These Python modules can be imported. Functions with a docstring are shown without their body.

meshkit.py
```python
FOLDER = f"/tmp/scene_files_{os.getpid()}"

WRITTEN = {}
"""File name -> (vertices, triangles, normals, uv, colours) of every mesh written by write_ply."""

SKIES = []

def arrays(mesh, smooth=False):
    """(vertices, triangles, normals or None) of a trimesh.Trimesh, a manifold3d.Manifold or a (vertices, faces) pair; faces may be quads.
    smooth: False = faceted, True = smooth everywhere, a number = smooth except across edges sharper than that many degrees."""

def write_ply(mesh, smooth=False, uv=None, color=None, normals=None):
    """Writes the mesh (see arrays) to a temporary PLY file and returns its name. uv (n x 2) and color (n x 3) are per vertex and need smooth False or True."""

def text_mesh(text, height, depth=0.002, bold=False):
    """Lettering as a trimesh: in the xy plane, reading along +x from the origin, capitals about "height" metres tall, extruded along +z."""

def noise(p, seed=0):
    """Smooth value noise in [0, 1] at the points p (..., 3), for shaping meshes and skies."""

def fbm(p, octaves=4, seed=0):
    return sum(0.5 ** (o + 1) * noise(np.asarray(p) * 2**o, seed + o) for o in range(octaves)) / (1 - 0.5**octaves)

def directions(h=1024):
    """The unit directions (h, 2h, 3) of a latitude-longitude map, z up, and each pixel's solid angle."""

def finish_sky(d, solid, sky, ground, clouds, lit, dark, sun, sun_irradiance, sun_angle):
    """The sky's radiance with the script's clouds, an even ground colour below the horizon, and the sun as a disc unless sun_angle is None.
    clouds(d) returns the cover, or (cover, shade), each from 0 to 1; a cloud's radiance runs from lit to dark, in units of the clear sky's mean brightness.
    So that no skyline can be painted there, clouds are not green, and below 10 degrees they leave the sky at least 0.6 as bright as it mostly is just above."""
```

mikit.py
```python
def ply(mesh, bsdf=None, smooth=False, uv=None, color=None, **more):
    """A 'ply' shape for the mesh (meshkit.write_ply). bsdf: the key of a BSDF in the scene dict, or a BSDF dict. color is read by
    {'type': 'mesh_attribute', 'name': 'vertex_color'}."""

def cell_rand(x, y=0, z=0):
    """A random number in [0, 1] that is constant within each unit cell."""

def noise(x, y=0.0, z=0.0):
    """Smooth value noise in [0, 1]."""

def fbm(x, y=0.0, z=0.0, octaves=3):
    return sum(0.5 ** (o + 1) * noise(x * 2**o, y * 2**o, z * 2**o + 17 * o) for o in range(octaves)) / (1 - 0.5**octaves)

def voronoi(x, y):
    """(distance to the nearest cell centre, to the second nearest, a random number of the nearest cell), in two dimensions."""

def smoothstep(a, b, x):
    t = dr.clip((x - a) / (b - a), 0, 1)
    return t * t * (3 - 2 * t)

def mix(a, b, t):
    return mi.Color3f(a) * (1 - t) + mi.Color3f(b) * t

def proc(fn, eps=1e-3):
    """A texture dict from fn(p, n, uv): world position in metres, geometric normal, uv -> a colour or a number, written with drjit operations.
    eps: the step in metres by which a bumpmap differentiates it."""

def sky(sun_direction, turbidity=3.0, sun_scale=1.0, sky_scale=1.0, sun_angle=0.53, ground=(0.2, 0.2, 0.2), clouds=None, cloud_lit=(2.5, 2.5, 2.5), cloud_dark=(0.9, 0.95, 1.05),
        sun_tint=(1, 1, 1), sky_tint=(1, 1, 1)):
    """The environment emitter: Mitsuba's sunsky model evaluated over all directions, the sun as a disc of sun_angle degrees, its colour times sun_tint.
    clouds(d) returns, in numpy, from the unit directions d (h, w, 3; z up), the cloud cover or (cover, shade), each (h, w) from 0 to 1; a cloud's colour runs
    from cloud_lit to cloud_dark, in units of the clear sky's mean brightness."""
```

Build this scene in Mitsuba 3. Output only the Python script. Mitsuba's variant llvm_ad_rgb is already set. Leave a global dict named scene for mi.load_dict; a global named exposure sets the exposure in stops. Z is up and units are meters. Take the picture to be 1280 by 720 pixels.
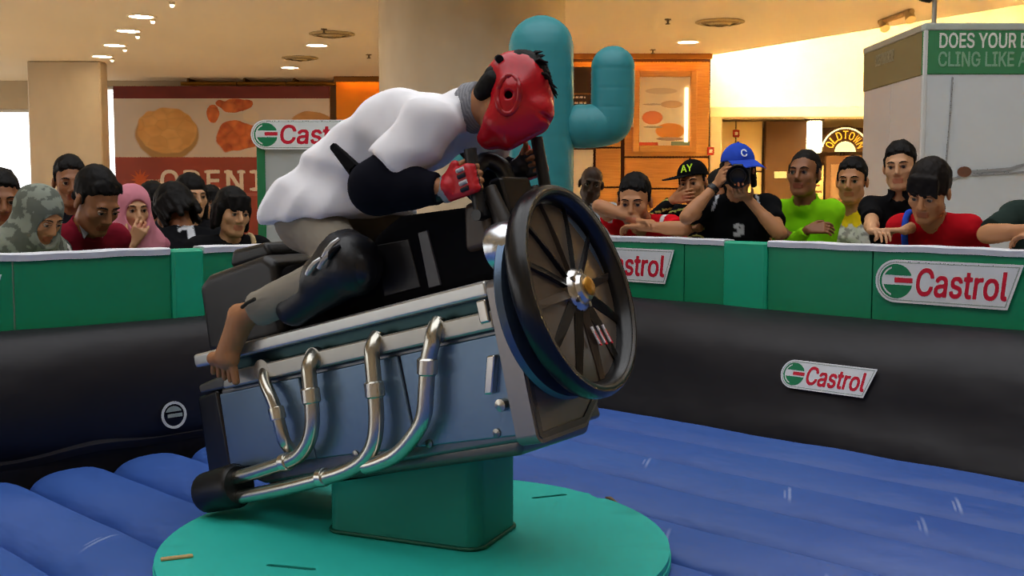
import math, random
import numpy as np, trimesh, mitsuba as mi, drjit as dr
import manifold3d as m3
from shapely.geometry import Polygon, Point, box as sbox
from shapely.ops import unary_union
import mikit, meshkit
from mikit import proc, noise, fbm, voronoi, cell_rand, smoothstep, mix

T = mi.ScalarTransform4f
rng = np.random.default_rng(7)
scene, labels = {}, {}

# ------------------------------------------------------------------ camera, sky, exposure
EYE = np.array([0.0, 0.0, 1.5])
PITCH = math.atan(117 / 1400.0)
look = np.array([0, math.cos(PITCH), -math.sin(PITCH)])
scene['camera'] = {'type': 'perspective', 'fov': math.degrees(2 * math.atan(640 / 1400.0)), 'fov_axis': 'x',
                   'near_clip': 0.05, 'far_clip': 200.0,
                   'to_world': T().look_at(origin=EYE.tolist(), target=(EYE + look).tolist(), up=[0, 0, 1])}
# an overcast sky: daylight comes down through the open atrium above the ring and in through the windows
def overcast(d):
    return np.ones(d.shape[:2]), 0.25 + 0.3 * meshkit.fbm(d * 3.0, 3)
scene['sky'] = mikit.sky([0.3, 0.4, 0.85], turbidity=4.0, sun_scale=0.0, sky_scale=1.0, ground=(0.6, 0.58, 0.54),
                         clouds=overcast, cloud_lit=(1.0, 1.0, 1.0), cloud_dark=(0.8, 0.82, 0.86))
exposure = 3.85

# ------------------------------------------------------------------ materials
def lin(h):
    c = np.array([int(h[i:i + 2], 16) / 255.0 for i in (1, 3, 5)])
    return np.where(c <= 0.04045, c / 12.92, ((c + 0.055) / 1.055) ** 2.4)
VC = {'type': 'mesh_attribute', 'name': 'vertex_color'}
def prin(color=VC, rough=0.6, **k):
    if not isinstance(color, dict):
        color = {'type': 'rgb', 'value': [float(x) for x in color]}
    return {'type': 'twosided', 'b': {'type': 'principled', 'base_color': color, 'roughness': rough, **k}}
scene['m_paint'] = prin(rough=0.6, specular=0.3)
scene['m_cloth'] = prin(rough=0.95, specular=0.1)
scene['m_skin'] = prin(rough=0.5, specular=0.4)
scene['m_hair'] = prin(rough=0.6, specular=0.15)
scene['m_vinyl'] = prin(rough=0.42, specular=0.5)
scene['m_gloss'] = prin(rough=0.28, specular=0.5)
scene['m_metal'] = prin(rough=0.24, metallic=1.0)
scene['m_satin'] = prin(rough=0.33, metallic=0.75)

# ------------------------------------------------------------------ helpers
def ray(px, py):
    c = np.array([(px - 640) / 1400.0, 1.0, -(py - 360) / 1400.0]); s, k = math.sin(PITCH), math.cos(PITCH)
    return np.array([c[0], k * c[1] + s * c[2], -s * c[1] + k * c[2]])
def at(px, py, Y):
    d = ray(px, py); return EYE + d * Y / d[1]
def unit(v):
    v = np.asarray(v, float); return v / np.linalg.norm(v)
def key_for(k):
    if not taken(k): return k
    i = 1
    while taken('%s_%03d' % (k, i)): i += 1
    return '%s_%03d' % (k, i)
KEYS = set()
def taken(k): return k in KEYS
def thing(name, label, cat, group=None, kind=None):
    k = key_for(name); KEYS.add(k)
    labels[k] = {'label': label}
    if cat: labels[k]['category'] = cat
    if group: labels[k]['group'] = group
    if kind: labels[k]['kind'] = kind
    return k
def add(name, mesh, m, color=None, parent=None, smooth=False, label=None, kind=None, **more):
    """ONE entry of the scene; the key is parent__name (numbered when taken); returns the key."""
    k = key_for(parent + '__' + name if parent else name); KEYS.add(k)
    if hasattr(mesh, 'to_mesh'):
        q = mesh.to_mesh(); mesh = trimesh.Trimesh(q.vert_properties[:, :3], q.tri_verts, process=False)
    if not isinstance(mesh, trimesh.Trimesh):
        v, f, _ = meshkit.arrays(mesh); mesh = trimesh.Trimesh(v, f, process=False)
    if smooth not in (True, False):
        mesh = trimesh.graph.smooth_shade(mesh, angle=np.radians(smooth), facet_minarea=None); smooth = True
    col = None
    if color is not None:
        if isinstance(color, str): color = lin(color)
        color = np.asarray(color, float)
        col = np.tile(color, (len(mesh.vertices), 1)) if color.ndim == 1 else color
    scene[k] = mikit.ply(mesh, m, smooth=smooth, color=col, **more)
    if label or kind:
        labels.setdefault(k, {})
        if label: labels[k]['label'] = label
        if kind: labels[k]['kind'] = kind
    return k
def single(name, mesh, m, color, label, cat, smooth=False, group=None, kind=None, **more):
    k = add(name, mesh, m, color, None, smooth, **more)
    labels[k] = {'label': label}
    if cat: labels[k]['category'] = cat
    if group: labels[k]['group'] = group
    if kind: labels[k]['kind'] = kind
    return k
def tm(v, f): return trimesh.Trimesh(np.asarray(v, float), np.asarray(f), process=False)
def cat(*ms): return trimesh.util.concatenate([m for m in ms])
def frame(o, x, y, z=None):
    """4x4 with axes x, y, z at o."""
    x = np.asarray(x, float); y = np.asarray(y, float)
    z = np.cross(x, y) if z is None else np.asarray(z, float)
    M = np.eye(4); M[:3, 0], M[:3, 1], M[:3, 2], M[:3, 3] = x, y, z, o
    return M
def moved(mesh, M):
    m = mesh.copy(); m.apply_transform(M); return m
def cbox(lo, hi, b=0.006):
    """chamfered box"""
    lo, hi = np.asarray(lo, float), np.asarray(hi, float); lo, hi = np.minimum(lo, hi), np.maximum(lo, hi)
    b = min(b, 0.45 * (hi - lo).min())
    c, h = (lo + hi) / 2, (hi - lo) / 2; p = []
    for sx in (-1, 1):
        for sy in (-1, 1):
            for sz in (-1, 1):
                for a in range(3):
                    q = h - b; q[a] = h[a]; p.append(c + q * [sx, sy, sz])
    return trimesh.convex.convex_hull(np.array(p))
def rbox(lo, hi, r, n=12):
    lo, hi = np.asarray(lo, float), np.asarray(hi, float)
    s = m3.Manifold.sphere(r, n); pts = []
    ms = [s.translate(tuple(np.where([i & 1, i & 2, i & 4], hi - r, lo + r))) for i in range(8)]
    q = m3.Manifold.batch_hull(ms).to_mesh()
    return tm(q.vert_properties[:, :3], q.tri_verts)
def tube(pts, r, sides=14, cap=True, closed=False, smooth_n=0):
    P = np.asarray(pts, float)
    if smooth_n: P = spline(P, smooth_n)
    n = len(P); r = np.broadcast_to(np.asarray(r, float), (n,)) if np.ndim(r) == 0 or len(np.atleast_1d(r)) == n else np.interp(np.linspace(0, 1, n), np.linspace(0, 1, len(r)), r)
    t = np.gradient(P, axis=0)
    if closed: t = np.roll(P, -1, 0) - np.roll(P, 1, 0)
    t /= np.linalg.norm(t, axis=1, keepdims=True) + 1e-12
    a = np.cross(t[0], [0, 0, 1.0] if abs(t[0][2]) < 0.9 else [1.0, 0, 0]); a = unit(a); A = []
    for i in range(n):
        a = unit(a - t[i] * (a @ t[i])); A.append(a)
    A = np.array(A); B = np.cross(t, A); g = np.arange(sides) * 2 * np.pi / sides
    v = (P[:, None] + r[:, None, None] * (np.cos(g)[None, :, None] * A[:, None] + np.sin(g)[None, :, None] * B[:, None])).reshape(-1, 3)
    m = n if closed else n - 1
    i, j = np.meshgrid(np.arange(m), np.arange(sides), indexing='ij'); i2 = (i + 1) % n; j2 = (j + 1) % sides
    q = np.stack([i * sides + j, i * sides + j2, i2 * sides + j2, i2 * sides + j], -1).reshape(-1, 4)
    f = np.vstack([q[:, [0, 1, 2]], q[:, [0, 2, 3]]])
    if cap and not closed:
        v = np.vstack([v, P[0], P[-1]]); c0, c1 = len(v) - 2, len(v) - 1; k = np.arange(sides); k2 = (k + 1) % sides
        f = np.vstack([f, np.stack([k2, k, k * 0 + c0], 1), np.stack([(n - 1) * sides + k, (n - 1) * sides + k2, k * 0 + c1], 1)])
    return tm(v, f)
def spline(P, n):
    from scipy.interpolate import CubicSpline, PchipInterpolator
    P = np.asarray(P, float); d = np.r_[0, np.cumsum(np.linalg.norm(np.diff(P, axis=0), axis=1))]
    return PchipInterpolator(d, P, axis=0)(np.linspace(0, d[-1], n)) if len(P) > 2 else np.linspace(P[0], P[1], n)
def extrude(poly, h):
    """shapely polygon in xy, from z=0 to h"""
    gs = getattr(poly, 'geoms', [poly])
    return cat(*[trimesh.creation.extrude_polygon(g, h, engine='earcut') for g in gs])
def lathe(prof, n=48):
    return trimesh.creation.revolve(np.asarray(prof, float), sections=n)
def sweep_profile(prof, path_o, d, length, n, up=(0, 0, 1), out=None, wob=None):
    """profile (k x 2: along OUT, along z) swept from path_o along d; closed solid"""
    prof = np.asarray(prof, float); k = len(prof); s = np.linspace(0, length, n)
    V = np.zeros((n, k, 3))
    for i in range(n):
        pr = prof if wob is None else wob(s[i], prof)
        V[i] = path_o + d * s[i] + pr[:, :1] * out + pr[:, 1:] * np.array(up, float)
    i, j = np.meshgrid(np.arange(n - 1), np.arange(k), indexing='ij'); j2 = (j + 1) % k
    q = np.stack([i * k + j, i * k + j2, (i + 1) * k + j2, (i + 1) * k + j], -1).reshape(-1, 4)
    f = np.vstack([q[:, [0, 1, 2]], q[:, [0, 2, 3]]])
    ear = trimesh.creation.triangulate_polygon(Polygon(prof), engine='earcut')
    fe = np.asarray(ear[1]); ve = np.asarray(ear[0])
    from scipy.spatial import cKDTree
    idx = cKDTree(prof).query(ve)[1]; fe = idx[fe]
    m = tm(V.reshape(-1, 3), np.vstack([f, fe, fe[:, ::-1] + (n - 1) * k]))
    m.fix_normals(); return m
def text(s, h, w=None, depth=0.002, bold=True, shear=0.0):
    m = meshkit.text_mesh(s, h, depth, bold); b = m.bounds
    m.apply_translation([-b[0][0], -b[0][1] * 0, 0])
    if w: m.vertices[:, 0] *= w / (b[1][0] - b[0][0])
    m.vertices[:, 0] += shear * m.vertices[:, 1]
    return m
R2 = 2 ** -0.5
CORNER = np.array([0.27, 6.94, 0.0])
DR, OR = np.array([R2, -R2, 0]), np.array([R2, R2, 0])      # right fence: along it, and outwards
DL, OL = np.array([-R2, -R2, 0]), np.array([-R2, R2, 0])    # left fence
def WR(s, o, z): return CORNER + DR * s + OR * o + np.array([0, 0, z])
def WL(s, o, z): return CORNER + DL * s + OL * o + np.array([0, 0, z])
def wallbox(W, s0, s1, o0, o1, z0, z1, b=0.004):
    m = cbox([s0, o0, z0], [s1, o1, z1], b)
    d, o = (DR, OR) if W is WR else (DL, OL)
    m.apply_transform(frame(CORNER, d, o, [0, 0, 1]))
    m.fix_normals()
    return m
def plate_at(W, s, o, z, tilt=0.0):
    """frame for flat things on the inner face of a fence: x reads rightwards as seen from inside, y up, z towards the ring"""
    if W is WR: x, n = DR, -OR
    else: x, n = -DL, -OL
    up = np.array([0, 0, 1.0])
    y = up * math.cos(tilt) - n * math.sin(tilt); zz = n * math.cos(tilt) + up * math.sin(tilt)
    return frame(W(s, o, z), x, y, zz)
def logo(parent, M, w, h, white='#d8dadb', wrap=None, lw=None, name='logo'):
    """the oil brand's plate: rounded left end, slanted right end, roundel and red lettering. Local x right, y up, origin at the lower left corner."""
    fn = (lambda m: m) if wrap is None else wrap
    def put(nm, m, col, z, par):
        m = m.copy(); m.apply_translation([0, 0, z]); m = fn(m); m.apply_transform(M)
        return add(nm, m, 'm_paint', col, par)
    r = h / 2; sl = 0.32 * h
    body = unary_union([Point(r, r).buffer(r, 24), Polygon([(r, 0), (w - sl, 0), (w, h), (r, h)])])
    edge = extrude(body, 0.003)
    if wrap is not None: edge = edge.subdivide_to_size(0.05)
    p = put('plate', edge, white, 0.0, parent)
    rim = body.buffer(-0.05 * h).difference(body.buffer(-0.075 * h))
    put('outline', extrude(rim, 0.001), '#9aa59c', 0.003, p)
    c = Point(r * 1.02, r)
    ring = c.buffer(0.80 * r, 32)
    band = sbox(r * 1.02 - 0.62 * r, r - 0.17 * r, r * 1.02 + 0.9 * r, r + 0.28 * r)
    put('roundel', extrude(ring.difference(band).difference(c.buffer(0.71 * r, 32).difference(c.buffer(0.62 * r, 32)).intersection(sbox(0, 0, r * 0.8, h))), 0.0015), '#1f7a50', 0.003, p)
    put('bar', extrude(sbox(r * 0.95, r - 0.06 * r, r * 1.82, r + 0.17 * r), 0.0015), '#c8283a', 0.003, p)
    x0 = 1.95 * r; tw = w - sl - x0 + 0.02 * h
    t = text('Castrol', 0.60 * h, tw * 0.98, 0.002, True, 0.10); t.apply_translation([x0, 0.21 * h, 0])
    put('lettering', t, '#c61f35', 0.003, p)
    return p
# ------------------------------------------------------------------ lamps' strength (radiance)
K = 1.0 / 2.0 ** exposure          # radiance that shows as white
def lamp(rgb, s): return {'type': 'area', 'radiance': {'type': 'rgb', 'value': [float(c * s * K) for c in rgb]}}
WARM, AMBER, GOLD = (1.0, 0.80, 0.52), (1.0, 0.42, 0.06), (1.0, 0.74, 0.30)

# ------------------------------------------------------------------ the hall
def stone_c(p, n, uv):
    v = fbm(p.x * 6, p.y * 6, p.z * 2.0, 3); s = smoothstep(.62, .8, fbm(p.x * 2 + 9, p.y * 2, p.z * .6, 3))
    return mix((.46, .37, .255), (.54, .44, .32), v) * (1 - .12 * s)
scene['m_stone'] = prin(proc(stone_c), 0.35, specular=0.4)
def ceil_c(p, n, uv):
    return mix((.66, .565, .415), (.72, .62, .46), fbm(p.x * .6, p.y * .6, 0, 2))
scene['m_ceiling'] = prin(proc(ceil_c), 0.8, specular=0.2)
def tile_c(p, n, uv):
    gx, gy = dr.abs(p.x / .6 - dr.floor(p.x / .6) - .5), dr.abs(p.y / .6 - dr.floor(p.y / .6) - .5)
    g = dr.maximum(smoothstep(.488, .495, gx), smoothstep(.488, .495, gy))
    return mix((.62, .54, .42), (.66, .58, .46), cell_rand(dr.floor(p.x / .6), dr.floor(p.y / .6))) * (1 - .45 * g)
scene['m_tile'] = prin(proc(tile_c), 0.25, specular=0.5)
def wood_c(p, n, uv):
    g = fbm(p.x * 5 + 3 * fbm(p.x * 2, p.y * 2, p.z * 1.0), p.y * 40, p.z * 60, 3)
    return mix((.40, .165, .035), (.58, .27, .07), g)
scene['m_wood'] = prin(proc(wood_c), 0.4, specular=0.4)

def slab(name, lo, hi, m, color=None, label=None, b=0.0):
    mesh = cbox(lo, hi, b) if b else trimesh.creation.box(bounds=[lo, hi])
    k = add(name, mesh, m, color); labels[k] = {'kind': 'structure'}
    if label: labels[k]['label'] = label
    return k
slab('floor', [-13, -6, -.12], [12, 23, 0], 'm_tile', label='pale stone tile floor of the mall hall behind the ring')
CZ = 3.6
edge = [(-13, 10.2), (7.1, 10.2), (4.52, 14.65), (3.02, 17.2), (3.02, 21.4), (-13, 21.4)]
cl = extrude(Polygon(edge), .14); cl.apply_translation([0, 0, CZ])
k = add('ceiling', cl, 'm_ceiling'); labels[k] = {'kind': 'structure', 'label': 'cream plaster ceiling with recessed lights over the far hall'}
slab('trim_1', [-13, 10.02, CZ - .02], [7.1, 10.19, 4.6], 'm_paint', '#d8cbb0', 'cream fascia along the atrium edge of the ceiling')
# back wall with its two windows
YB = 21.0
def wseg(x0, x1, z0, z1, name='wall_back', y0=YB, th=.25, col='#b9a78a'):
    return slab(name, [x0, y0, z0], [x1, y0 + th, z1], 'm_paint', col)
wseg(-13, -8.78, 3.08, CZ); wseg(-13, -8.78, 0, .25); wseg(-8.78, -7.72, 0, CZ); wseg(-7.72, -7.02, 0, .2); wseg(-7.72, -7.02, 3.5, CZ); wseg(-7.02, 3.0, 0, CZ)
labels['wall_back'] = {'kind': 'structure', 'label': 'beige header wall above the large window on the left'}
scene['m_pane'] = {'type': 'thindielectric', 'int_ior': 1.5}
for i, (x0, x1, z0, z1, xs) in enumerate([(-13, -8.78, .25, 3.08, (-11.6, -10.2)), (-7.72, -7.02, .2, 3.5, ())]):
    k = 'window_%d' % (i + 1)
    fr = [cbox([x0, YB + .06, z0], [x0 + .05, YB + .14, z1]), cbox([x1 - .05, YB + .06, z0], [x1, YB + .14, z1]),
          cbox([x0, YB + .06, z0], [x1, YB + .14, z0 + .05]), cbox([x0, YB + .06, z1 - .05], [x1, YB + .14, z1])]
    fr += [cbox([x - .03, YB + .06, z0], [x + .03, YB + .14, z1]) for x in xs]
    KEYS.add(k)
    add('frame', cat(*fr), 'm_paint', '#c9c6bf', k)
    add('pane', cbox([x0 + .04, YB + .095, z0 + .04], [x1 - .04, YB + .097, z1 - .04], 0), 'm_pane', None, k)
    labels[k] = {'kind': 'structure', 'label': ['wide window washed out white by daylight at the far left', 'tall narrow window glowing white between the square column and the food banner'][i]}
# the hall opens to the daylight at the left through an arcade; a roof with a wide skylight well covers the ring
for y0 in (-6, -1, 4, 9, 14, 20.6): slab('wall_left', [-13.4, y0, 0], [-13, y0 + .8, CZ], 'm_paint', '#c4b08f')
slab('wall_left', [-13.4, -6, CZ], [-13, 10.2, 7.2], 'm_paint', '#c4b08f')
slab('wall_front', [-13, -6.2, 0], [12, -6, 7.2], 'm_paint', '#b7a88e')
slab('wall_side', [12, -6, 0], [12.2, 10.2, 7.2], 'm_paint', '#b7a88e')
slab('wall_upper', [-13, 10.2, CZ + .14], [12, 10.4, 7.2], 'm_paint', '#c4b597')
rf = extrude(sbox(-13, -6, 12, 10.4).difference(sbox(-5, -2, 4.5, 8.5)), .2); rf.apply_translation([0, 0, 7.0])
k = add('roof', rf, 'm_paint', '#cfc6b4'); labels[k] = {'kind': 'structure'}
# square column in front of the windows, round column behind the ring
sc = thing('square_column', 'square beige stone column standing before the bright windows at the left', 'column', kind='structure')
add('shaft', cbox([-7.66, 17.9, 0], [-6.50, 18.22, CZ - .002], .02), 'm_stone', None, sc)
add('base', cbox([-7.70, 17.86, 0], [-6.46, 18.26, .18], .01), 'm_paint', '#7a6a54', sc)
rc = thing('round_column', 'huge round beige column rising behind the cactus and the rider', 'column', kind='structure')
cc = at(588.5, 100, 11.6); RX, RY, RR = cc[0], 12.05, 0.985
sh = lathe([(0, .2), (RR, .2), (RR, 5.2), (0, 5.2)], 96); sh.apply_translation([RX, RY, 0])
add('shaft', sh, 'm_stone', None, rc, smooth=40)
ba = lathe([(0, 0), (RR + .05, 0), (RR + .05, .18), (RR + .01, .22), (0, .22)], 96); ba.apply_translation([RX, RY, 0])
add('base', ba, 'm_paint', '#7a6a54', rc, smooth=40)
# gold cornice and amber-lit wall right of the banner
co = thing('gold_cornice', 'thin gilded cornice under the ceiling above the food banner', 'cornice')
for i, (a, b) in enumerate([(-6.0, -5.0), (-4.98, -4.1), (-4.08, -3.2)]):
    add('rail', tube([[a, 20.55, 3.50], [b, 20.55, 3.50]], .035, 10), 'm_satin', '#b5822f', co)
    add('bracket', cbox([a + .1, 20.55, 3.49], [a + .14, 21.0, 3.60], .004), 'm_satin', '#6b4a1d', co)
al = thing('amber_wall_panel', 'amber lit wall panel between the food banner and the round column', 'wall panel')
add('panel', cbox([-3.18, 20.45, 2.3], [-1.7, 20.55, 3.56], .01), 'm_paint', '#e08a1e', al)
add('cove_lamp', tube([[-3.1, 20.30, 3.54], [-1.75, 20.30, 3.54]], .018, 8), 'm_paint', '#ffffff', al, emitter=lamp(AMBER, 9.0))
add('lip', cbox([-3.18, 20.22, 3.50], [-1.7, 20.25, 3.60], .004), 'm_paint', '#8a5a20', al)

# ------------------------------------------------------------------ the big food banner (flat print)
BX0, BX1, BYB, BZ0, BZ1 = -7.17, -3.28, 20.35, .5, 3.44
def banner_c(p, n, uv):
    x, z = p.x, p.z
    red, dark, pale = mi.Color3f(.30, .055, .035), mi.Color3f(.14, .022, .018), mi.Color3f(.56, .46, .38)
    c = mix(pale, (.62, .52, .44), noise(x * 2, z * 2))
    def blob(cx, cz, rx, rz, j=.12, f=7):
        d = dr.sqrt(dr.square((x - cx) / rx) + dr.square((z - cz) / rz)) + j * (noise(x * f, z * f, 3) - .5) * 2
        return 1 - smoothstep(.92, 1.0, d)
    d1, d2, w = voronoi(x * 4.4 + 3, z * 6.0)
    nug = mix((.58, .27, .07), (.72, .40, .14), .5 * w + .5 * noise(x * 7, z * 9)) * (.95 + .07 * smoothstep(0, .4, d2 - d1))
    c = mix(c, (.40, .22, .08), blob(-6.22, 2.57, .60, .47, .03)); c = mix(c, nug, blob(-6.22, 2.64, .56, .43, .06))
    e1, e2, w2 = voronoi(x * 5 + 7, z * 5 + 1)
    chk = mix((.36, .05, .02), (.66, .20, .05), w2 * .3 + .6 * noise(x * 11, z * 11)) * (.92 + .12 * smoothstep(0, .4, e2 - e1))
    c = mix(c, chk, blob(-4.92, 2.52, .42, .28, .22, 5)); c = mix(c, chk, blob(-5.38, 2.93, .13, .16, .25)); c = mix(c, chk, blob(-4.98, 3.12, .30, .13, .3)); c = mix(c, (.62, .50, .38), blob(-4.7, 2.9, .16, .12))
    c = mix(c, mix((.44, .20, .06), (.54, .30, .12), noise(x * 8, z * 8)), blob(-3.62, 2.78, .40, .22, .05))
    c = dr.select(z > 3.22, dark * (.9 + .3 * noise(x * 3, z * 8)), c)
    c = dr.select(z < 2.17, red * (.85 + .25 * noise(x * 2, z * 5)), c)
    c = dr.select((z < 1.53) & (z > 1.47), mi.Color3f(.36, .10, .08), c)
    return c
scene['m_banner'] = prin(proc(banner_c), 0.5, specular=0.3)
bn = thing('food_banner', 'large red and white hoarding printed with fried chicken and an opening notice', 'banner')
add('sheet', cbox([BX0, BYB, BZ0], [BX1, BYB + .05, BZ1], .006), 'm_banner', None, bn)
def serif(ch, h):
    m = text(ch, h, None, .006, True); b = m.bounds; W_ = b[1][0]
    if ch in 'PENIHRF': 
        sb = [cbox([-.10 * h, z, 0], [(.42 if ch in 'IP' and z == 0 else .30) * h, z + .13 * h, .006], 0) for z in (0, .87 * h)]
        m = cat(m, *sb)
        if ch == 'N': m = cat(m, cbox([W_ - .3 * h, .87 * h, 0], [W_ + .1 * h, h, .006], 0))
    return m
x = -6.36
for ch in 'OPENING':
    m = serif(ch, .36); w_ = m.bounds[1][0]
    m.apply_transform(frame([x, BYB - .001, 1.57], [1, 0, 0], [0, 0, 1])); add('letter', m, 'm_paint', '#d9cbbd', bn)
    x += w_ + .115
sb = [(math.cos(a) * r_, math.sin(a) * r_) for i in range(24) for a, r_ in [(i * math.pi / 12, .20 if i % 2 == 0 else .09)]]
m = extrude(Polygon(sb), .004); m.apply_transform(frame([-6.72, BYB - .001, 1.76], [1, 0, 0], [0, 0, 1])); add('starburst', m, 'm_paint', '#b8552a', bn, label='orange starburst mark')
m = text('THE', .11, .26, .004); m.apply_transform(frame([-6.60, BYB - .001, 1.66], [1, 0, 0], [0, 0, 1])); add('small_letters', m, 'm_paint', '#b9a48f', bn)
for xx in (-6.8, -3.5): add('stand_leg', cbox([xx, BYB + .05, 0], [xx + .08, BYB + .45, 1.2], .01), 'm_paint', '#3a2a24', bn)

# ------------------------------------------------------------------ wood-panelled wall at the right
YW = 17.2
slab('wall_right', [.3, YW + .06, 0], [3.02, YW + .25, 3.58], 'm_paint', '#3a1c0a', 'wood panelled shop wall with a lightbox poster')
WP = [(1.72, 3.0, 3.50, 2.08), (1.72, 3.0, 2.055, 1.60), (1.72, 3.0, 1.575, .9), (1.72, 3.0, .875, .05), (1.28, 1.66, 2.2, 1.62), (1.28, 1.66, 1.595, .9), (1.28, 1.66, .875, .05), (.9, 1.66, 3.5, 2.9), (1.28, 1.66, 2.875, 2.225)]
for x0, x1, z1, z0 in WP:
    add('wood_panel', cbox([x0, YW, z0], [x1, YW + .07, z1], .008), 'm_wood', None, 'wall_right')
add('white_panel', cbox([.55, YW + .01, .05], [1.24, YW + .07, 2.2], .006), 'm_paint', '#d9d0bd', 'wall_right', label='off white wall panel behind the cactus')
add('cornice', cbox([.9, YW - .22, 3.52], [3.0, YW - .18, 3.6], .004), 'm_paint', '#a5682a', 'wall_right')
add('cornice_lamp', tube([[.95, YW - .12, 3.56], [2.98, YW - .12, 3.56]], .018, 8), 'm_paint', '#ffffff', 'wall_right', emitter=lamp(AMBER, 11.0))
mb = thing('menu_board', 'dark menu board with rows of white lettering behind the cactus arm', 'menu board')
mx0, mx1 = .80, 1.26
add('board', cbox([mx0, YW - .06, 2.18], [mx1, YW - .005, 3.42], .006), 'm_paint', '#33231a', mb)
for r in range(7):
    zz = 2.95 - r * .085; a = mx0 + .05 + .03 * rng.random(); b = mx1 - .04 - .12 * rng.random()
    w_ = a
    while w_ < b:
        L = .03 + .06 * rng.random()
        add('text_row', cbox([w_, YW - .064, zz], [min(w_ + L, b), YW - .06, zz + .028], 0), 'm_paint', '#c9c4ba', mb); w_ += L + .018
add('board_trim', cbox([mx0 - .02, YW - .07, 3.0], [mx1 + .02, YW - .055, 3.03], .003), 'm_paint', '#6a4a2a', mb)
def poster_c(p, n, uv):
    x, z = p.x, p.z
    c = mix((.74, .58, .38), (.82, .68, .46), noise(x * 3, z * 3))
    def ell(cx, cz, rx, rz): return 1 - smoothstep(.85, 1.0, dr.sqrt(dr.square((x - cx) / rx) + dr.square((z - cz) / rz)))
    c = mix(c, (.52, .36, .22), .7 * ell(2.26, 3.06, .26, .05))
    for cx, cz, rx, rz, col in [(2.42, 2.86, .18, .06, (.48, .28, .14)), (2.13, 2.66, .17, .11, (.64, .18, .06)), (2.40, 2.46, .24, .13, (.70, .26, .04)), (2.13, 2.86, .16, .015, (.5, .36, .25)), (2.14, 2.52, .16, .015, (.4, .3, .2)), (2.4, 2.34, .22, .03, (.34, .2, .14))]:
        c = mix(c, col, ell(cx, cz, rx, rz))
    c = dr.select((z < 2.29) & (x < 2.22), mi.Color3f(.60, .07, .03), c); c = dr.select((z < 2.30) & (x > 2.42), mi.Color3f(.20, .25, .16), c)
    return c
scene['m_poster'] = prin(proc(poster_c), 0.25, specular=0.5)
pl = thing('lightbox_poster', 'framed food poster lit from its right edge on the wood wall', 'poster')
px0, px1, pz0, pz1 = 1.93, 2.70, 2.24, 3.27
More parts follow.
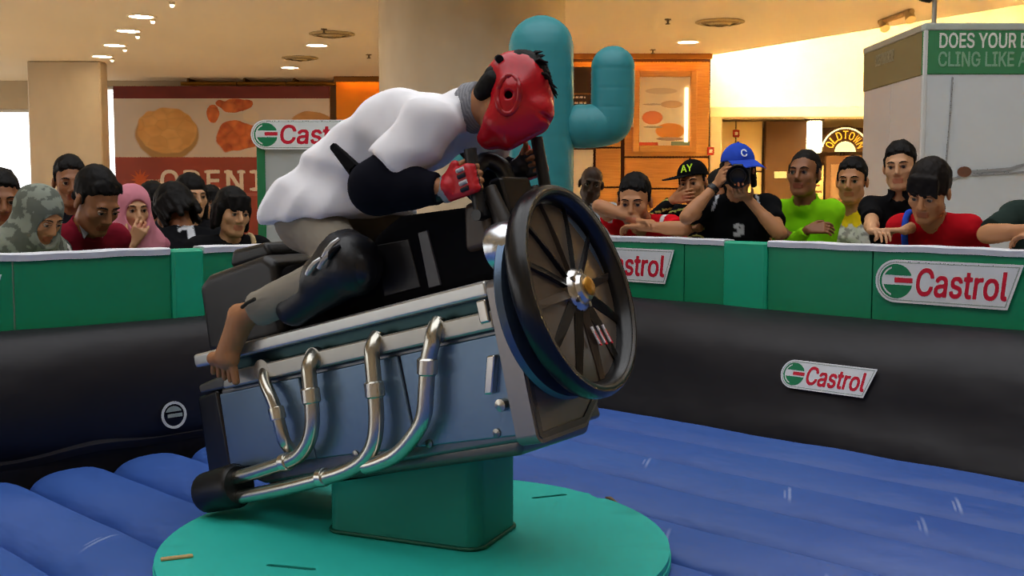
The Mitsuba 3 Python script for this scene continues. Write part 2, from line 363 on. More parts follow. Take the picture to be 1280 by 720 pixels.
add('sheet', cbox([px0, YW - .05, pz0], [px1, YW + .0, pz1], .004), 'm_poster', None, pl)
for lo, hi in [([px0 - .1, YW - .09, pz0 - .1], [px0, YW, pz1 + .1]), ([px1, YW - .09, pz0 - .1], [px1 + .1, YW, pz1 + .1]), ([px0, YW - .09, pz0 - .1], [px1, YW, pz0]), ([px0, YW - .09, pz1], [px1, YW, pz1 + .1])]:
    add('frame', cbox(lo, hi, .012), 'm_wood', None, pl)
add('lamp_tube', tube([[px1 - .06, YW - .075, pz0 + .05], [px1 - .06, YW - .075, pz1 - .16]], .03, 10), 'm_paint', '#ffffff', pl, emitter=lamp((1, .78, .42), 1.7))

# ------------------------------------------------------------------ shopfront under the bright cove
slab('wall_cove', [3.02, 17.75, 2.84], [9.0, 18.0, 5.2], 'm_paint', '#f2e2bd', 'cream wall washed bright yellow white by the cove light')
slab('trim_2', [3.02, 17.3, 2.68], [9.0, 17.75, 2.84], 'm_paint', '#e2d3b4', 'cream lintel over the shop entrance', .01)
slab('trim_3', [3.02, 17.2, 0], [3.20, 17.75, 2.68], 'm_paint', '#d3bd92', 'cream door pillar at the left of the shop entrance', .01)
slab('ceiling_cove', [3.02, 9.8, 5.1], [9.2, 18.0, 5.2], 'm_paint', '#efe3c8')
slab('ceiling_shop', [3.02, 17.75, 2.70], [9.0, 21.0, 2.78], 'm_paint', '#8a7450')
slab('wall_shop', [3.0, 20.4, 0], [9.0, 20.6, 2.8], 'm_paint', '#4d3524', 'dark wall at the back of the shop')
slab('wall_side', [9.0, 9.8, 0], [9.2, 20.6, 5.2], 'm_paint', '#cdb791')
cvp = np.array([[3.25, 17.25, CZ + .24], [4.72, 14.75, CZ + .24], [6.9, 11.0, CZ + .24]])
cv = thing('cove_light', 'hidden cove light on the ceiling edge washing the shop wall yellow', 'light', kind='structure')
add('tube', tube(cvp, .05, 8), 'm_paint', '#ffffff', cv, emitter=lamp((1.0, .82, .40), 190.0))
add('tray', tube(cvp - [0.05, 0.03, .13], .05, 6), 'm_paint', '#cbb48a', cv)
cp = thing('cream_partition', 'cream partition panels inside the shop entrance by the pillar', 'partition')
for z0, z1 in ((0.05, 1.86), (1.88, 2.68)):
    add('panel', cbox([3.22, 18.3, z0], [3.62, 18.36, z1], .006), 'm_paint', '#d9bd84', cp); add('panel', cbox([3.64, 18.3, z0], [4.06, 18.36, z1], .006), 'm_paint', '#d9bd84', cp)
bp = thing('brown_partition', 'dark brown partition inside the shop with a small white plaque', 'partition')
add('panel', cbox([4.09, 18.2, .02], [4.75, 18.34, 2.68], .01), 'm_paint', '#54351c', bp)
add('plaque', cbox([4.24, 18.185, 1.76], [4.44, 18.2, 1.87], .003), 'm_paint', '#d8c9a6', bp, label='small white plaque')
ln = thing('wall_lantern', 'tall glowing wall lantern in the shop entrance', 'lamp')
lx = at(1018, 170, 18.0)
add('shade', rbox([lx[0] - .11, 17.92, lx[2] - .27], [lx[0] + .11, 18.1, lx[2] + .24], .03), 'm_paint', '#fff2c8', ln, emitter=lamp((1, .80, .40), 4.0))
add('bracket', cbox([lx[0] - .03, 18.1, lx[2] - .3], [lx[0] + .03, 18.34, lx[2] - .26], .004), 'm_paint', '#2d1a0c', ln)
add('cap', cbox([lx[0] - .13, 17.9, lx[2] + .24], [lx[0] + .13, 18.12, lx[2] + .28], .006), 'm_paint', '#3a2412', ln)
# the arch sign of the coffee shop
ax = at(1055, 190, 18.4); AX, AZ = ax[0], ax[2]
ar = thing('arch_sign', 'lit arched shop sign reading OLDTOWN over a menu panel', 'sign')
def arc_poly(r0, r1, a0=20, a1=160, n=32):
    a = np.radians(np.linspace(a0, a1, n)); return Polygon(np.r_[np.c_[np.cos(a) * r1, np.sin(a) * r1], np.c_[np.cos(a[::-1]) * r0, np.sin(a[::-1]) * r0]])
def vert(m, y): m.apply_transform(frame([AX, y, AZ], [1, 0, 0], [0, 0, 1])); return m
add('board', vert(extrude(arc_poly(.0, .42, 0, 180), .05), 18.40), 'm_paint', '#4a2e12', ar)
add('neon_tube', vert(extrude(arc_poly(.37, .395, 12, 168), .02), 18.345), 'm_paint', '#fff1c4', ar, emitter=lamp((1, .80, .38), 1.3))
add('sun', vert(extrude(arc_poly(.0, .17, 0, 180), .015), 18.345), 'm_paint', '#ffe6a0', ar, emitter=lamp((1, .78, .34), 1.2))
for i, ch in enumerate('OLDTOWN'):
    a = math.radians(156 - i * 22); m = text(ch, .13, .085, .012); m.apply_translation([-.042, -.06, 0])
    R_ = trimesh.transformations.rotation_matrix(a - math.pi / 2, [0, 0, 1]); m.apply_transform(R_); m.apply_translation([math.cos(a) * .27, math.sin(a) * .27, 0])
    add('letter', vert(m, 18.348), 'm_paint', '#e8a820', ar, emitter=lamp((1, .55, .08), .45))
mp = thing('menu_sign', 'brown menu panel with a pale print under the arched sign', 'sign')
add('panel', cbox([AX - .30, 18.36, AZ - 1.1], [AX + .42, 18.44, AZ - .06], .006), 'm_paint', '#6b4930', mp)
add('picture', cbox([AX - .22, 18.35, AZ - .75], [AX + .3, 18.36, AZ - .2], .003), 'm_paint', '#8a6a50', mp)
pm = thing('price_sign', 'small pale price list below the lantern in the shop', 'sign')
add('sheet', cbox([AX - .60, 18.34, AZ - .85], [AX - .34, 18.36, AZ - .22], .003), 'm_paint', '#d6b684', pm)
for r in range(4): add('text_row', cbox([AX - .56, 18.335, AZ - .36 - r * .1], [AX - .40 + .03 * (r % 2), 18.34, AZ - .33 - r * .1], 0), 'm_paint', '#7a4a2a', pm)
add('stand', cbox([AX - .5, 18.36, 0], [AX - .44, 18.42, AZ - .4], .004), 'm_paint', '#3a2412', pm)
add('stand', cbox([AX + .05, 18.44, 0], [AX + .12, 18.5, AZ - .1], .004), 'm_paint', '#3a2412', mp)
add('post', cbox([AX - .03, 18.45, 0], [AX + .03, 18.52, AZ + .3], .004), 'm_paint', '#3a2412', ar)
for (px, py, Y, lab) in [(920, 167, 18.29, 'red alarm box on the cream partition above the blue cap'), (888, 189, 17.19, 'red alarm box on the door pillar beside the wood wall')]:
    q = at(px, py, Y); fa = thing('alarm_box', lab, 'alarm box')
    add('body', cbox(q - [.05, .04, .06], q + [.05, .01, .06], .008), 'm_paint', '#b0301c', fa); add('glass', cbox(q - [.025, .045, .025], q + [.025, -.035, .025], .003), 'm_gloss', '#e0c8b0', fa)

# ------------------------------------------------------------------ ceiling fittings
def downlight(x, y, r, where):
    d = thing('ceiling_downlight', where, 'light', 'recessed ceiling downlights')
    m = lathe([(r, 0), (r + .03, 0), (r + .03, .012), (r, .012), (r, 0)], 24); m.apply_translation([x, y, CZ - .012]); add('ring', m, 'm_paint', '#e9dcc0', d)
    m = lathe([(0, 0), (r, 0), (r, .006), (0, .006)], 24); m.apply_translation([x, y, CZ - .007]); add('lamp', m, 'm_paint', '#ffffff', d, emitter=lamp(WARM, 45.0))
for px, py, Y, wh in [(-4.38, 13.45, 0, 'nearest of the row of round downlights at the upper left of the ceiling'), (-4.93, 14.62, 0, 'second round downlight in the row at the upper left'), (-5.6, 16.01, 0, 'third round downlight in the row at the upper left'), (-6.24, 17.29, 0, 'farthest round downlight in the row before the square column'),
                  (-2.75, 16.01, 0, 'round downlight above the white sign board beside an air vent'), (-3.68, 18.8, 0, 'round downlight just before the food banner'), (2.43, 15.68, 0, 'round downlight before the lightbox poster'), (.46, 13.1, 0, 'round downlight above the top of the cactus')]:
    downlight(px, Y or py, .14 if px != .46 else .07, wh)
for i, (x, y) in enumerate([(x, y) for y in (10.9, 11.7) for x in (-11, -8.5, -6, -3.5, 3.2, 5)] + [(x, y) for x in (-9.5, -11.2) for y in (13.4, 15.6)]):
    downlight(x, y, .14, 'round downlight, %s, in the %s row of the hall ceiling' % ({-11: 'outermost left', -8.5: 'far left', -6: 'left', -3.5: 'inner left', 3.2: 'inner right', 5: 'outer right', -9.5: 'beside the window side', -11.2: 'by the open arcade'}[x], {10.9: 'front', 11.7: 'second', 13.4: 'third', 15.6: 'fourth'}[y]))
for i, (px, py) in enumerate([(215, 3), (191, 24), (172, 43), (156, 60), (140, 73)]):
    q = EYE + ray(px, py) * (CZ - 1.5) / ray(px, py)[2]
    d = thing('spot_bulb', ['nearest', 'second', 'third', 'fourth', 'farthest'][i] + ' of the tiny spot bulbs beside the left row of downlights', 'light', 'tiny spot bulbs in the ceiling')
    m = trimesh.creation.icosphere(2, .028); m.apply_translation([q[0], q[1], CZ - .03]); add('bulb', m, 'm_paint', '#ffffff', d, smooth=True, emitter=lamp(WARM, 3.0))
    m = lathe([(0, 0), (.035, 0), (.035, .03), (0, .03)], 12); m.apply_translation([q[0], q[1], CZ - .025]); add('socket', m, 'm_paint', '#cdbd9c', d)
for px, py, r, wh in [(415, 42, .30, 'round air vent on the ceiling nearest the round column'), (375, 72, .28, 'round air vent on the ceiling toward the food banner'), (900, 27, .30, 'round air vent on the ceiling above the lightbox poster')]:
    q = EYE + ray(px, py) * (CZ - 1.5) / ray(px, py)[2]
    d = thing('ceiling_vent', wh, 'air vent', 'round ceiling air vents')
    for j in range(4):
        a, b = r - j * .07, r - j * .07 - .045
        m = lathe([(b, -.012 - .012 * j), (a, .0), (a, .008), (b, -.004 - .012 * j), (b, -.012 - .012 * j)], 32); m.apply_translation([q[0], q[1], CZ - .012]); add('ring', m, 'm_paint', '#8d7a58' if j % 2 else '#b5a078', d, smooth=30)
    m = lathe([(0, 0), (r - .28 if r > .3 else .04, 0), (.04, .01), (0, .01)], 24); m.apply_translation([q[0], q[1], CZ - .05]); add('cap', m, 'm_paint', '#7a6848', d)
    add('stem', cbox([q[0] - .02, q[1] - .02, CZ - .05], [q[0] + .02, q[1] + .02, CZ], .002), 'm_paint', '#6a5a40', d)
for px, py in [(405, 36), (461, 68), (835, 24), (816, 62)]:
    q = EYE + ray(px, py) * (CZ - 1.5) / ray(px, py)[2]
    d = thing('sprinkler_head', {405: 'small sprinkler beside the vent nearest the round column', 461: 'small sprinkler close to the left edge of the round column', 835: 'small sprinkler left of the vent above the lightbox poster', 816: 'small sprinkler above the raised arm of the cactus'}[px], 'sprinkler', 'ceiling sprinklers')
    m = lathe([(0, -.06), (.03, -.06), (.03, -.052), (.012, -.05), (.012, -.012), (.04, -.01), (.04, 0), (0, 0)], 12); m.apply_translation([q[0], q[1], CZ]); add('head', m, 'm_satin', '#6f6046', d)
# ------------------------------------------------------------------ the inflatable ring
S0, TW, TZ = -.555, .352, .385
def sj(p):   # coordinates along and across the tubes
    return (p.x - p.y) * R2, (p.x + p.y) * R2 - 7.21 * R2
def blue_c(p, n, uv):
    s, o = sj(p)
    base = mix((.024, .075, .31), (.040, .105, .35), fbm(s * 1.2, o * 2.0, 0, 3))
    base = mix(base, (.12, .18, .46), .45 * smoothstep(.5, .8, fbm(s * .8 + 4, o * 1.1, 1, 3)))       # dusty wear
    u, v = s / .62, (o - S0) / TW
    c0, c1 = dr.floor(u), dr.floor(v)
    r0, r1, r2 = cell_rand(c0, c1, 1), cell_rand(c0, c1, 2), cell_rand(c0, c1, 3)
    du = (u - c0 - .25 - .5 * r0) * .62; dv = (v - c1 - .25 - .5 * r2) * TW
    line = (1 - smoothstep(.001, .011, dr.abs(du + .6 * dv))) * (1 - smoothstep(.03, .07 + .07 * r2, dr.abs(dv)))
    line = line + .7 * (1 - smoothstep(.003, .007, dr.abs(du + .6 * dv + .02))) * (1 - smoothstep(.02, .05, dr.abs(dv + .02)))
    m = line * dr.select(r1 > .55, 1.0, 0.0) * (.35 + .65 * noise(s * 9, o * 14))
    return mix(base, (.42, .50, .72), dr.clip(m, 0, 1) * .5)
def blue_b(p, n, uv):
    s, o = sj(p)
    return fbm(s * 5, o * 16, 0, 3)
scene['m_blue'] = {'type': 'twosided', 'b': {'type': 'bumpmap', 't': proc(blue_b, .004), 'scale': .012, 'b': {'type': 'principled', 'base_color': proc(blue_c), 'roughness': .48, 'specular': .45}}}
fl = thing('inflatable_mattress', 'royal blue inflatable mattress of long air tubes forming the floor of the ring', 'inflatable mattress')
for kx in range(16):
    oc = S0 - TW * (kx + .5)
    s_start, s_end = .186 + .006 * (kx % 3), 4.9 + .25 * kx
    n, m_ = 70, 15
    ss = s_start + (s_end - s_start) * np.linspace(0, 1, n) ** 1.25
    V = []
    for s in ss:
        e = np.clip((s - s_start) / .07, 0, 1); e2 = np.clip((s_end - s) / .25, 0, 1)
        g = math.sqrt(max(1 - (1 - e) ** 2, .0004)) * math.sqrt(max(1 - (1 - e2) ** 2, .0004))
        for a in np.linspace(0, np.pi, m_):
            c, q = math.cos(a), math.sin(a)
            o = oc + .5 * TW * 1.01 * (abs(c) ** .8 * np.sign(c)) * (.35 + .65 * g)
            crease = .007 * (meshkit.fbm(np.array([s * 3.5, o * 5 + kx, kx * 3.1]), 2) - .5) * 2
            z = TZ - .105 + (.105 + crease) * q ** .75 - (1 - g) * .09
            V.append(WR(s, o, max(z, .03)))
    V = np.array(V).reshape(n, m_, 3)
    bot = V[:, [0, -1]].copy(); bot[..., 2] = .02
    V = np.concatenate([bot[:, :1], V, bot[:, 1:]], 1); mm = m_ + 2
    i, j = np.meshgrid(np.arange(n - 1), np.arange(mm - 1), indexing='ij')
    q = np.stack([i * mm + j, i * mm + j + 1, (i + 1) * mm + j + 1, (i + 1) * mm + j], -1).reshape(-1, 4)
    f = np.vstack([q[:, [0, 2, 1]], q[:, [0, 3, 2]]])
    fan = [[0, a, a + 1] for a in range(1, mm - 1)] + [[(n - 1) * mm, (n - 1) * mm + a + 1, (n - 1) * mm + a] for a in range(1, mm - 1)]
    me = tm(V.reshape(-1, 3), np.vstack([f, fan])); me.fix_normals()
    add('tube', me, 'm_blue', None, fl, smooth=50)

# padded black side walls
def bulge(amp, seed):
    def w(s, prof):
        k = meshkit.fbm(np.array([[s * .9, 0.3 * i, seed] for i in range(len(prof))]), 3) - .5
        q = prof.copy(); mid = np.clip((.92 - q[:, 1]) * 4, 0, 1) * (q[:, 1] > .1)
        q[:, 0] -= amp * k * mid; q[:, 1] += amp * .5 * k * (q[:, 1] > .3); return q
    return w
profR = [(-.03, .05), (-.03, .905), (-.10, .903), (-.17, .89), (-.24, .86), (-.30, .82), (-.345, .77), (-.375, .72), (-.40, .66), (-.425, .59), (-.45, .52), (-.485, .44), (-.52, .37), (-.54, .30), (-.54, .05)]
def black_c(p, n, uv):
    return mix((.0075, .0065, .0095), (.0105, .0095, .013), fbm(p.x * 3, p.y * 3, p.z * 3, 3))
def black_b(p, n, uv): return fbm(p.x * 4, p.y * 4, p.z * 7, 3)
scene['m_black'] = {'type': 'twosided', 'b': {'type': 'bumpmap', 't': proc(black_b, .004), 'scale': .006, 'b': {'type': 'principled', 'base_color': proc(black_c), 'roughness': .48, 'specular': .35}}}
pr = thing('padded_wall', 'black padded inflatable wall along the right side of the ring below the green fence', 'padded wall')
add('cushion', sweep_profile(profR, CORNER + DR * -.2, DR, 4.4, 90, out=OR, wob=bulge(.05, 2)), 'm_black', None, pr, smooth=40)
tl = math.atan(.10 / .36)
logo(pr, plate_at(WR, 1.872, -.452, .585, .33), .48, .138, name='logo')
profL = [(-.03, .05), (-.03, .935), (-.08, .933), (-.13, .91), (-.175, .86), (-.205, .79), (-.225, .70), (-.23, .62), (-.22, .55), (-.20, .48), (-.165, .43), (-.15, .40), (-.15, .05)]
plw = thing('padded_wall', 'black padded inflatable wall along the left side of the ring under a loose cover', 'padded wall')
add('cushion', sweep_profile(profL, CORNER + DL * .25, DL, 4.6, 90, out=OL, wob=bulge(.07, 5)), 'm_black', None, plw, smooth=40)
flap = [(-.18, .455), (-.185, .435), (-.165, .40), (-.16, .40), (-.16, .455)]
add('cover_hem', sweep_profile(flap, CORNER + DL * .25, DL, 4.6, 90, out=OL, wob=lambda s, p: p + np.array([-.012, .012]) * (math.sin(s * 5.2) + .6 * math.sin(s * 11.7))), 'm_vinyl', '#26262c', plw, smooth=40)
M = plate_at(WL, 2.775, -.240, .475, .12)
rdl = Point(.06, .06).buffer(.06, 32)
k = add('logo_disc', moved(extrude(rdl.difference(Point(.06, .06).buffer(.048, 32)), .003), M), 'm_paint', '#b9bdbd', plw, label='round white logo outline')
add('logo_mark', moved(extrude(unary_union([sbox(.03, .05, .10, .066), Point(.06, .06).buffer(.04).intersection(sbox(.0, .075, .12, .12))]), .003), M), 'm_paint', '#7f8a88', plw)

# green fabric fences
GREEN, TEALG = '#0d8459', '#0fa078'
def wrinkled(W, s0, s1, z0, z1, o=-.012, amp=.006):
    nx, nz = max(int((s1 - s0) / .04), 2), 16
    S, Z = np.meshgrid(np.linspace(s0, s1, nx), np.linspace(z0, z1, nz), indexing='ij')
    e = np.minimum(np.minimum(S - s0, s1 - S) / .08, 1) * np.minimum((z1 - Z) / .06, 1)
    O = o - amp * e * (meshkit.fbm(np.stack([S * 3, Z * 5, S * 0 + s0], -1), 3) - .2)
    P = np.array([W(a, b, c) for a, b, c in zip(S.ravel(), O.ravel(), Z.ravel())])
    Bk = np.array([W(a, .02, c) for a, c in zip(S.ravel(), Z.ravel())])
    i, j = np.meshgrid(np.arange(nx - 1), np.arange(nz - 1), indexing='ij')
    q = np.stack([i * nz + j, i * nz + j + 1, (i + 1) * nz + j + 1, (i + 1) * nz + j], -1).reshape(-1, 4); N = nx * nz
    f = [q[:, [0, 1, 2]], q[:, [0, 2, 3]], q[:, [0, 2, 1]] + N, q[:, [0, 3, 2]] + N]
    loop = [a * nz for a in range(nx)] + [(nx - 1) * nz + b for b in range(1, nz)] + [a * nz + nz - 1 for a in range(nx - 2, -1, -1)] + [b for b in range(nz - 2, 0, -1)]
    L = np.array(loop); L2 = np.roll(L, -1); f += [np.stack([L, L2, L2 + N], 1), np.stack([L, L2 + N, L + N], 1)]
    m = tm(np.vstack([P, Bk]), np.vstack(f)); m.fix_normals(); return m
def fence(W, label, panels, posts, rails):
    k = thing('barrier_fence', label, 'fence')
    for a, b in panels: add('panel', wrinkled(W, a, b, .06, 1.238), 'm_vinyl', GREEN, k, smooth=50)
    for a, b in posts:
        add('post_wrap', wallbox(W, a, b, -.034, .06, .04, 1.25, .012), 'm_vinyl', TEALG, k)
    for a, b in rails:
        nn = max(int((b - a) / .05), 2)
        prof = [(-.022, 1.226), (-.026, 1.252), (-.014, 1.258), (.075, 1.258), (.08, 1.25), (.075, 1.238), (-.012, 1.238), (-.012, 1.226)]
        d, o = (DR, OR) if W is WR else (DL, OL)
        add('top_rail', sweep_profile(prof, CORNER + d * a, d, b - a, nn, out=o, wob=lambda s, p: p + np.array([0, .0014]) * (math.sin(s * 9) + math.sin(s * 23 + a))), 'm_vinyl', '#d3d6dc', k)
    return k
fr = fence(WR, 'green fabric fence with a white top strip along the right side of the ring', [(0.02, .985), (.992, 1.255), (1.528, 2.108), (2.115, 3.1), (3.107, 4.1)], [(1.258, 1.525)], [(0.0, 1.256), (1.527, 4.1)])
lf = fence(WL, 'green fabric fence with a white top strip along the left side of the ring', [(0.05, 1.3), (1.307, 2.433), (2.598, 3.295), (3.302, 4.5)], [(2.436, 2.595)], [(0.09, 2.43), (2.60, 4.5)])
for s0, s1, lab in [(.205, .93, 'white oil brand banner with red lettering on the right fence just beside the big wheel'), (2.137, 2.832, 'large white oil brand banner at the right end of the right fence')]:
    b = thing('fence_banner', lab, 'banner')
    logo(b, plate_at(WR, s0, -.026, .985 if s0 > 1 else .995), s1 - s0, .205 if s0 > 1 else .195)
b = thing('fence_banner', 'white banner cut off at the left edge of the picture on the left fence', 'banner')
logo(b, plate_at(WL, 4.05, -.026, .985), .70, .19)

# ------------------------------------------------------------------ inflatable cactus in the corner behind the fence
CX, CY = at(676, 120, 7.75)[0], 7.75
ct = thing('inflatable_cactus', 'teal inflatable cactus with upraised arms standing behind the ring corner', 'inflatable cactus')
TEAL = lin('#2f8890')
def ribbed(pts, r, n=90, seg=.13, flat=.82, sides=40):
    P = spline(np.array(pts, float), n); d = np.r_[0, np.cumsum(np.linalg.norm(np.diff(P, axis=0), axis=1))]; L = d[-1]
    u = np.clip(np.minimum(d + .004, L - d + .004) / r, 0, 1)
    rad = r * np.sqrt(1 - (1 - u) ** 2) * (1 - .018 * np.exp(-((d % seg) / seg - .5) ** 2 * 180)) * (1 + .012 * (meshkit.fbm(np.c_[d * 4, d * 0, d * 0 + r], 2) - .5))
    m = tube(P, np.maximum(rad, .003), sides); m.vertices[:, 1] = CY + (m.vertices[:, 1] - CY) * flat
    return m
trunk = ribbed([[CX - .01, CY, .0], [CX, CY, .8], [CX + .005, CY, 1.7], [CX, CY, 2.71]], .222, 130)
trunk.vertices[:, 0] += .10 * (trunk.vertices[:, 0] - CX) * (trunk.vertices[:, 2] < 1.0)
add('trunk', trunk, 'm_vinyl', TEAL, ct, smooth=True)
x1 = at(766, 120, CY)[0]; za = at(750, 158, CY)[2]; zt = at(766, 58, CY)[2]
arm = ribbed([[CX + .12, CY, za], [CX + .28, CY, za], [x1 - .12, CY, za + .005], [x1 - .02, CY, za + .03], [x1 + .0, CY, za + .13], [x1 + .0, CY, za + .3], [x1, CY, zt]], .150, 110)
add('arm', arm, 'm_vinyl', TEAL, ct, smooth=True)
x2 = CX - .50; zb = at(600, 228, CY)[2]
add('arm', ribbed([[CX - .12, CY, zb], [CX - .30, CY, zb], [x2 + .1, CY, zb + .01], [x2 + .02, CY, zb + .04], [x2, CY, zb + .13], [x2, CY, zb + .40]], .125, 90), 'm_vinyl', TEAL, ct, smooth=True)
for pts, nm in [([[CX + .195, CY + .13, z] for z in np.linspace(.1, 2.5, 40)], 'edge_strip'), ([[x1 + .135, CY + .08, z] for z in np.linspace(za + .0, zt - .15, 20)], 'edge_strip')]:
    add(nm, tube(pts, .018, 8), 'm_vinyl', '#c9b98a', ct, smooth=True, label='pale beige seam strip')

# ------------------------------------------------------------------ promotion booth
BX, BY, BW, BH = 2.91, 8.0, 3.2, 2.70
bo = thing('promotion_booth', 'white panelled booth with a green lettered header at the right', 'booth')
hz = 2.345
add('wall_panel', cbox([BX, BY, 0], [BX + .965, BY + .05, hz], .004), 'm_paint', '#c9d0d6', bo)
add('wall_panel', cbox([BX + .972, BY, 0], [BX + 1.94, BY + .05, hz], .004), 'm_paint', '#c9d0d6', bo)
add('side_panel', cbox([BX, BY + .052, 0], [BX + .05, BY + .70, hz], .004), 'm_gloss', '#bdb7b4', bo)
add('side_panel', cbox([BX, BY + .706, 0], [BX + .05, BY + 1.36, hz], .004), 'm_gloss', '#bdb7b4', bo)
add('back_panel', cbox([BX + .05, BY + 1.31, 0], [BX + 1.94, BY + 1.36, hz], .004), 'm_paint', '#c9d0d6', bo)
add('header', cbox([BX - .006, BY - .008, hz], [BX + 1.95, BY + .05, BH - .05], .004), 'm_paint', '#3d8156', bo, label='green header band')
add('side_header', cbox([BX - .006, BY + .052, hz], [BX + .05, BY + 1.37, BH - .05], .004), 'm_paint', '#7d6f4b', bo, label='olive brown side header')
add('top_rail', cbox([BX - .012, BY - .014, BH - .05], [BX + 1.95, BY + .06, BH], .006), 'm_paint', '#a9b3ae', bo)
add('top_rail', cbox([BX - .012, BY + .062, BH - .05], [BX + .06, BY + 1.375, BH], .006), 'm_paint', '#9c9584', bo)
add('corner_profile', cbox([BX - .012, BY - .014, 0], [BX + .016, BY + .014, BH - .05], .005), 'm_paint', '#c9cccd', bo)
def front(m, x, z): m.apply_transform(frame([BX + x, BY - .009, z], [1, 0, 0], [0, 0, 1])); return m
for s_, zz, x in [('DOES YOUR E', hz + .185, .095), ('CLING LIKE AN', hz + .055, .09)]:
    m = text(s_, .098, None, .003, True); m.vertices[:, 0] *= .70 * 1.0
    add('lettering', front(m, x, zz), 'm_paint', '#d5dbd6' if s_[0] == 'D' else '#7ba78c', bo)
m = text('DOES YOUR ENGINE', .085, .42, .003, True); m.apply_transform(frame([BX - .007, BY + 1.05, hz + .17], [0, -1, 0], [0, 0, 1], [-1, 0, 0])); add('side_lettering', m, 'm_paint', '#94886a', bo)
# printed splash graphic on the front panel
def streak(pts, r): return extrude(unary_union([Polygon([])] + [__import__('shapely').LineString(pts).buffer(r)]), .002)
add('graphic_drop', front(extrude(__import__('shapely').affinity.scale(Point(.30, 1.66).buffer(.05, 24), 1, .75), .003), 0, 0), 'm_paint', '#6e4a3a', bo, label='small brown oil drop in the print')
for pts, r in [([(.34, 1.66), (.62, 1.68), (.9, 1.76), (1.2, 1.9)], .010), ([(.2, 1.60), (.17, 1.72), (.19, 2.1), (.195, 2.32)], .006), ([(.3, 1.64), (.2, 1.6), (.17, 1.5)], .008), ([(.36, 1.64), (.8, 1.66), (1.3, 1.72)], .007)]:
    add('graphic_streak', front(streak(pts, r), 0, 0), 'm_paint', '#8f9296', bo)
blob = unary_union([__import__('shapely').affinity.scale(Point(.86 + .1 * i, 1.95 + .06 * math.sin(i * 2)).buffer(.09, 12), 1.2, .7) for i in range(5)])
add('graphic_splash', front(extrude(blob, .002), 0, 0), 'm_paint', '#c6cacc', bo)
m = text('ENGINE OIL', .09, .52, .002); m.apply_transform(frame([BX - .001, BY + .95, 2.02], [0, -1, 0], [0, 0, 1], [-1, 0, 0])); scene_skip = m
# spotlight pole on the booth
sp = thing('spotlight_pole', 'grey pole with a black spotlight rising from the top of the booth', 'spotlight')
q = at(1168, 15, 8.3)
add('pole', tube([[q[0], 8.3, BH - .02], [q[0], 8.3, 3.15]], .018, 12), 'm_satin', '#b0aca4', sp, smooth=40)
add('lamp_head', moved(lathe([(0, 0), (.045, 0), (.055, .06), (.05, .16), (.0, .17)], 24), frame([q[0] - .02, 8.3, 2.93], [0, 1, 0], unit([.35, 0, .9]), unit([-.9, 0, .35]))), 'm_gloss', '#241d18', sp, smooth=40)
add('arm', tube([[q[0], 8.3, 2.96], [q[0] - .05, 8.3, 2.94]], .012, 8), 'm_gloss', '#241d18', sp)
add('foot', cbox([q[0] - .05, 8.25, BH - .06], [q[0] + .05, 8.36, BH], .004), 'm_paint', '#8a8a86', sp)
fx = thing('ceiling_track', 'slim metal track light under the ceiling beside the booth top', 'light')
a, b = [EYE + ray(*p) * (CZ - .03 - 1.5) / ray(*p)[2] for p in ((1100, 28), (1140, 14))]
add('track', tube([a, b], .035, 8), 'm_satin', '#b9a27a', fx)
for t_ in (.1, .9): 
    c = a + (b - a) * t_; add('hanger', cbox(c - [.015, .015, 0], c + [.015, .015, CZ - c[2]], .002), 'm_satin', '#8a7a5a', fx); add('head', tube([c, c - [0, .08, .10]], [.05, .06], 12), 'm_satin', '#cdb78c', fx)

# ------------------------------------------------------------------ sign board behind the left fence
sg = thing('sign_board', 'white oil brand sign on a pale board with green edges behind the left fence', 'sign')
SY = 7.6; c0 = at(318, 187, SY); c1 = at(318, 152, SY)
w_ = .80; h_ = c1[2] - c0[2] + .01; 
Msg = frame([c0[0] - .015, SY - .03, c0[2]], [1, 0, 0], [0, 0, 1])
logo(sg, Msg, w_, h_, white='#dfe3e4')
bx0 = at(322, 240, SY)[0]
add('board', cbox([bx0 + .04, SY, .25], [bx0 + .70, SY + .03, c0[2] + .06], .004), 'm_paint', '#b4b8b6', sg)
for a in (0, .66): add('edge', cbox([bx0 + a, SY - .012, .05], [bx0 + a + .055, SY + .035, c0[2] + .03], .004), 'm_paint', '#2c7a4c', sg, label='green edge')
add('foot', cbox([bx0, SY - .2, 0], [bx0 + .72, SY + .2, .05], .01), 'm_paint', '#2c7a4c', sg)
# ------------------------------------------------------------------ platform and pedestal
PC = np.array([-.296, 3.41]); DZ = .432
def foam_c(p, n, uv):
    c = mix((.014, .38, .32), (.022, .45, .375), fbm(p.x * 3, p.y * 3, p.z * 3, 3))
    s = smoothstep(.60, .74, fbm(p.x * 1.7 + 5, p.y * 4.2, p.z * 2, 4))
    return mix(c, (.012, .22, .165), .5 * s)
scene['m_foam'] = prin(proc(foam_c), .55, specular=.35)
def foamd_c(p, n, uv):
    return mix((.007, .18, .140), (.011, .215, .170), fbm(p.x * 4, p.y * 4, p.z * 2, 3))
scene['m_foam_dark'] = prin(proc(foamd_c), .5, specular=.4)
pf = thing('round_platform', 'round teal green foam platform under the ride in the middle of the ring', 'platform')
ang = np.linspace(0, 2 * np.pi, 161)[:-1]
rad = .782 + .004 * meshkit.fbm(np.c_[np.cos(ang) * 4, np.sin(ang) * 4, ang * 0], 3)
for a0, w, dp in [(math.atan2(3.93 - PC[1], .345 - PC[0]), .035, .022), (math.atan2(3.99 - PC[1], .26 - PC[0]), .02, .012)]:
    rad -= dp * np.exp(-((ang - a0) / w) ** 2)
poly = Polygon(np.c_[np.cos(ang) * rad, np.sin(ang) * rad])
sl = lambda a, b, w=.006: __import__('shapely').LineString([np.array(a) - PC, np.array(b) - PC]).buffer(w)
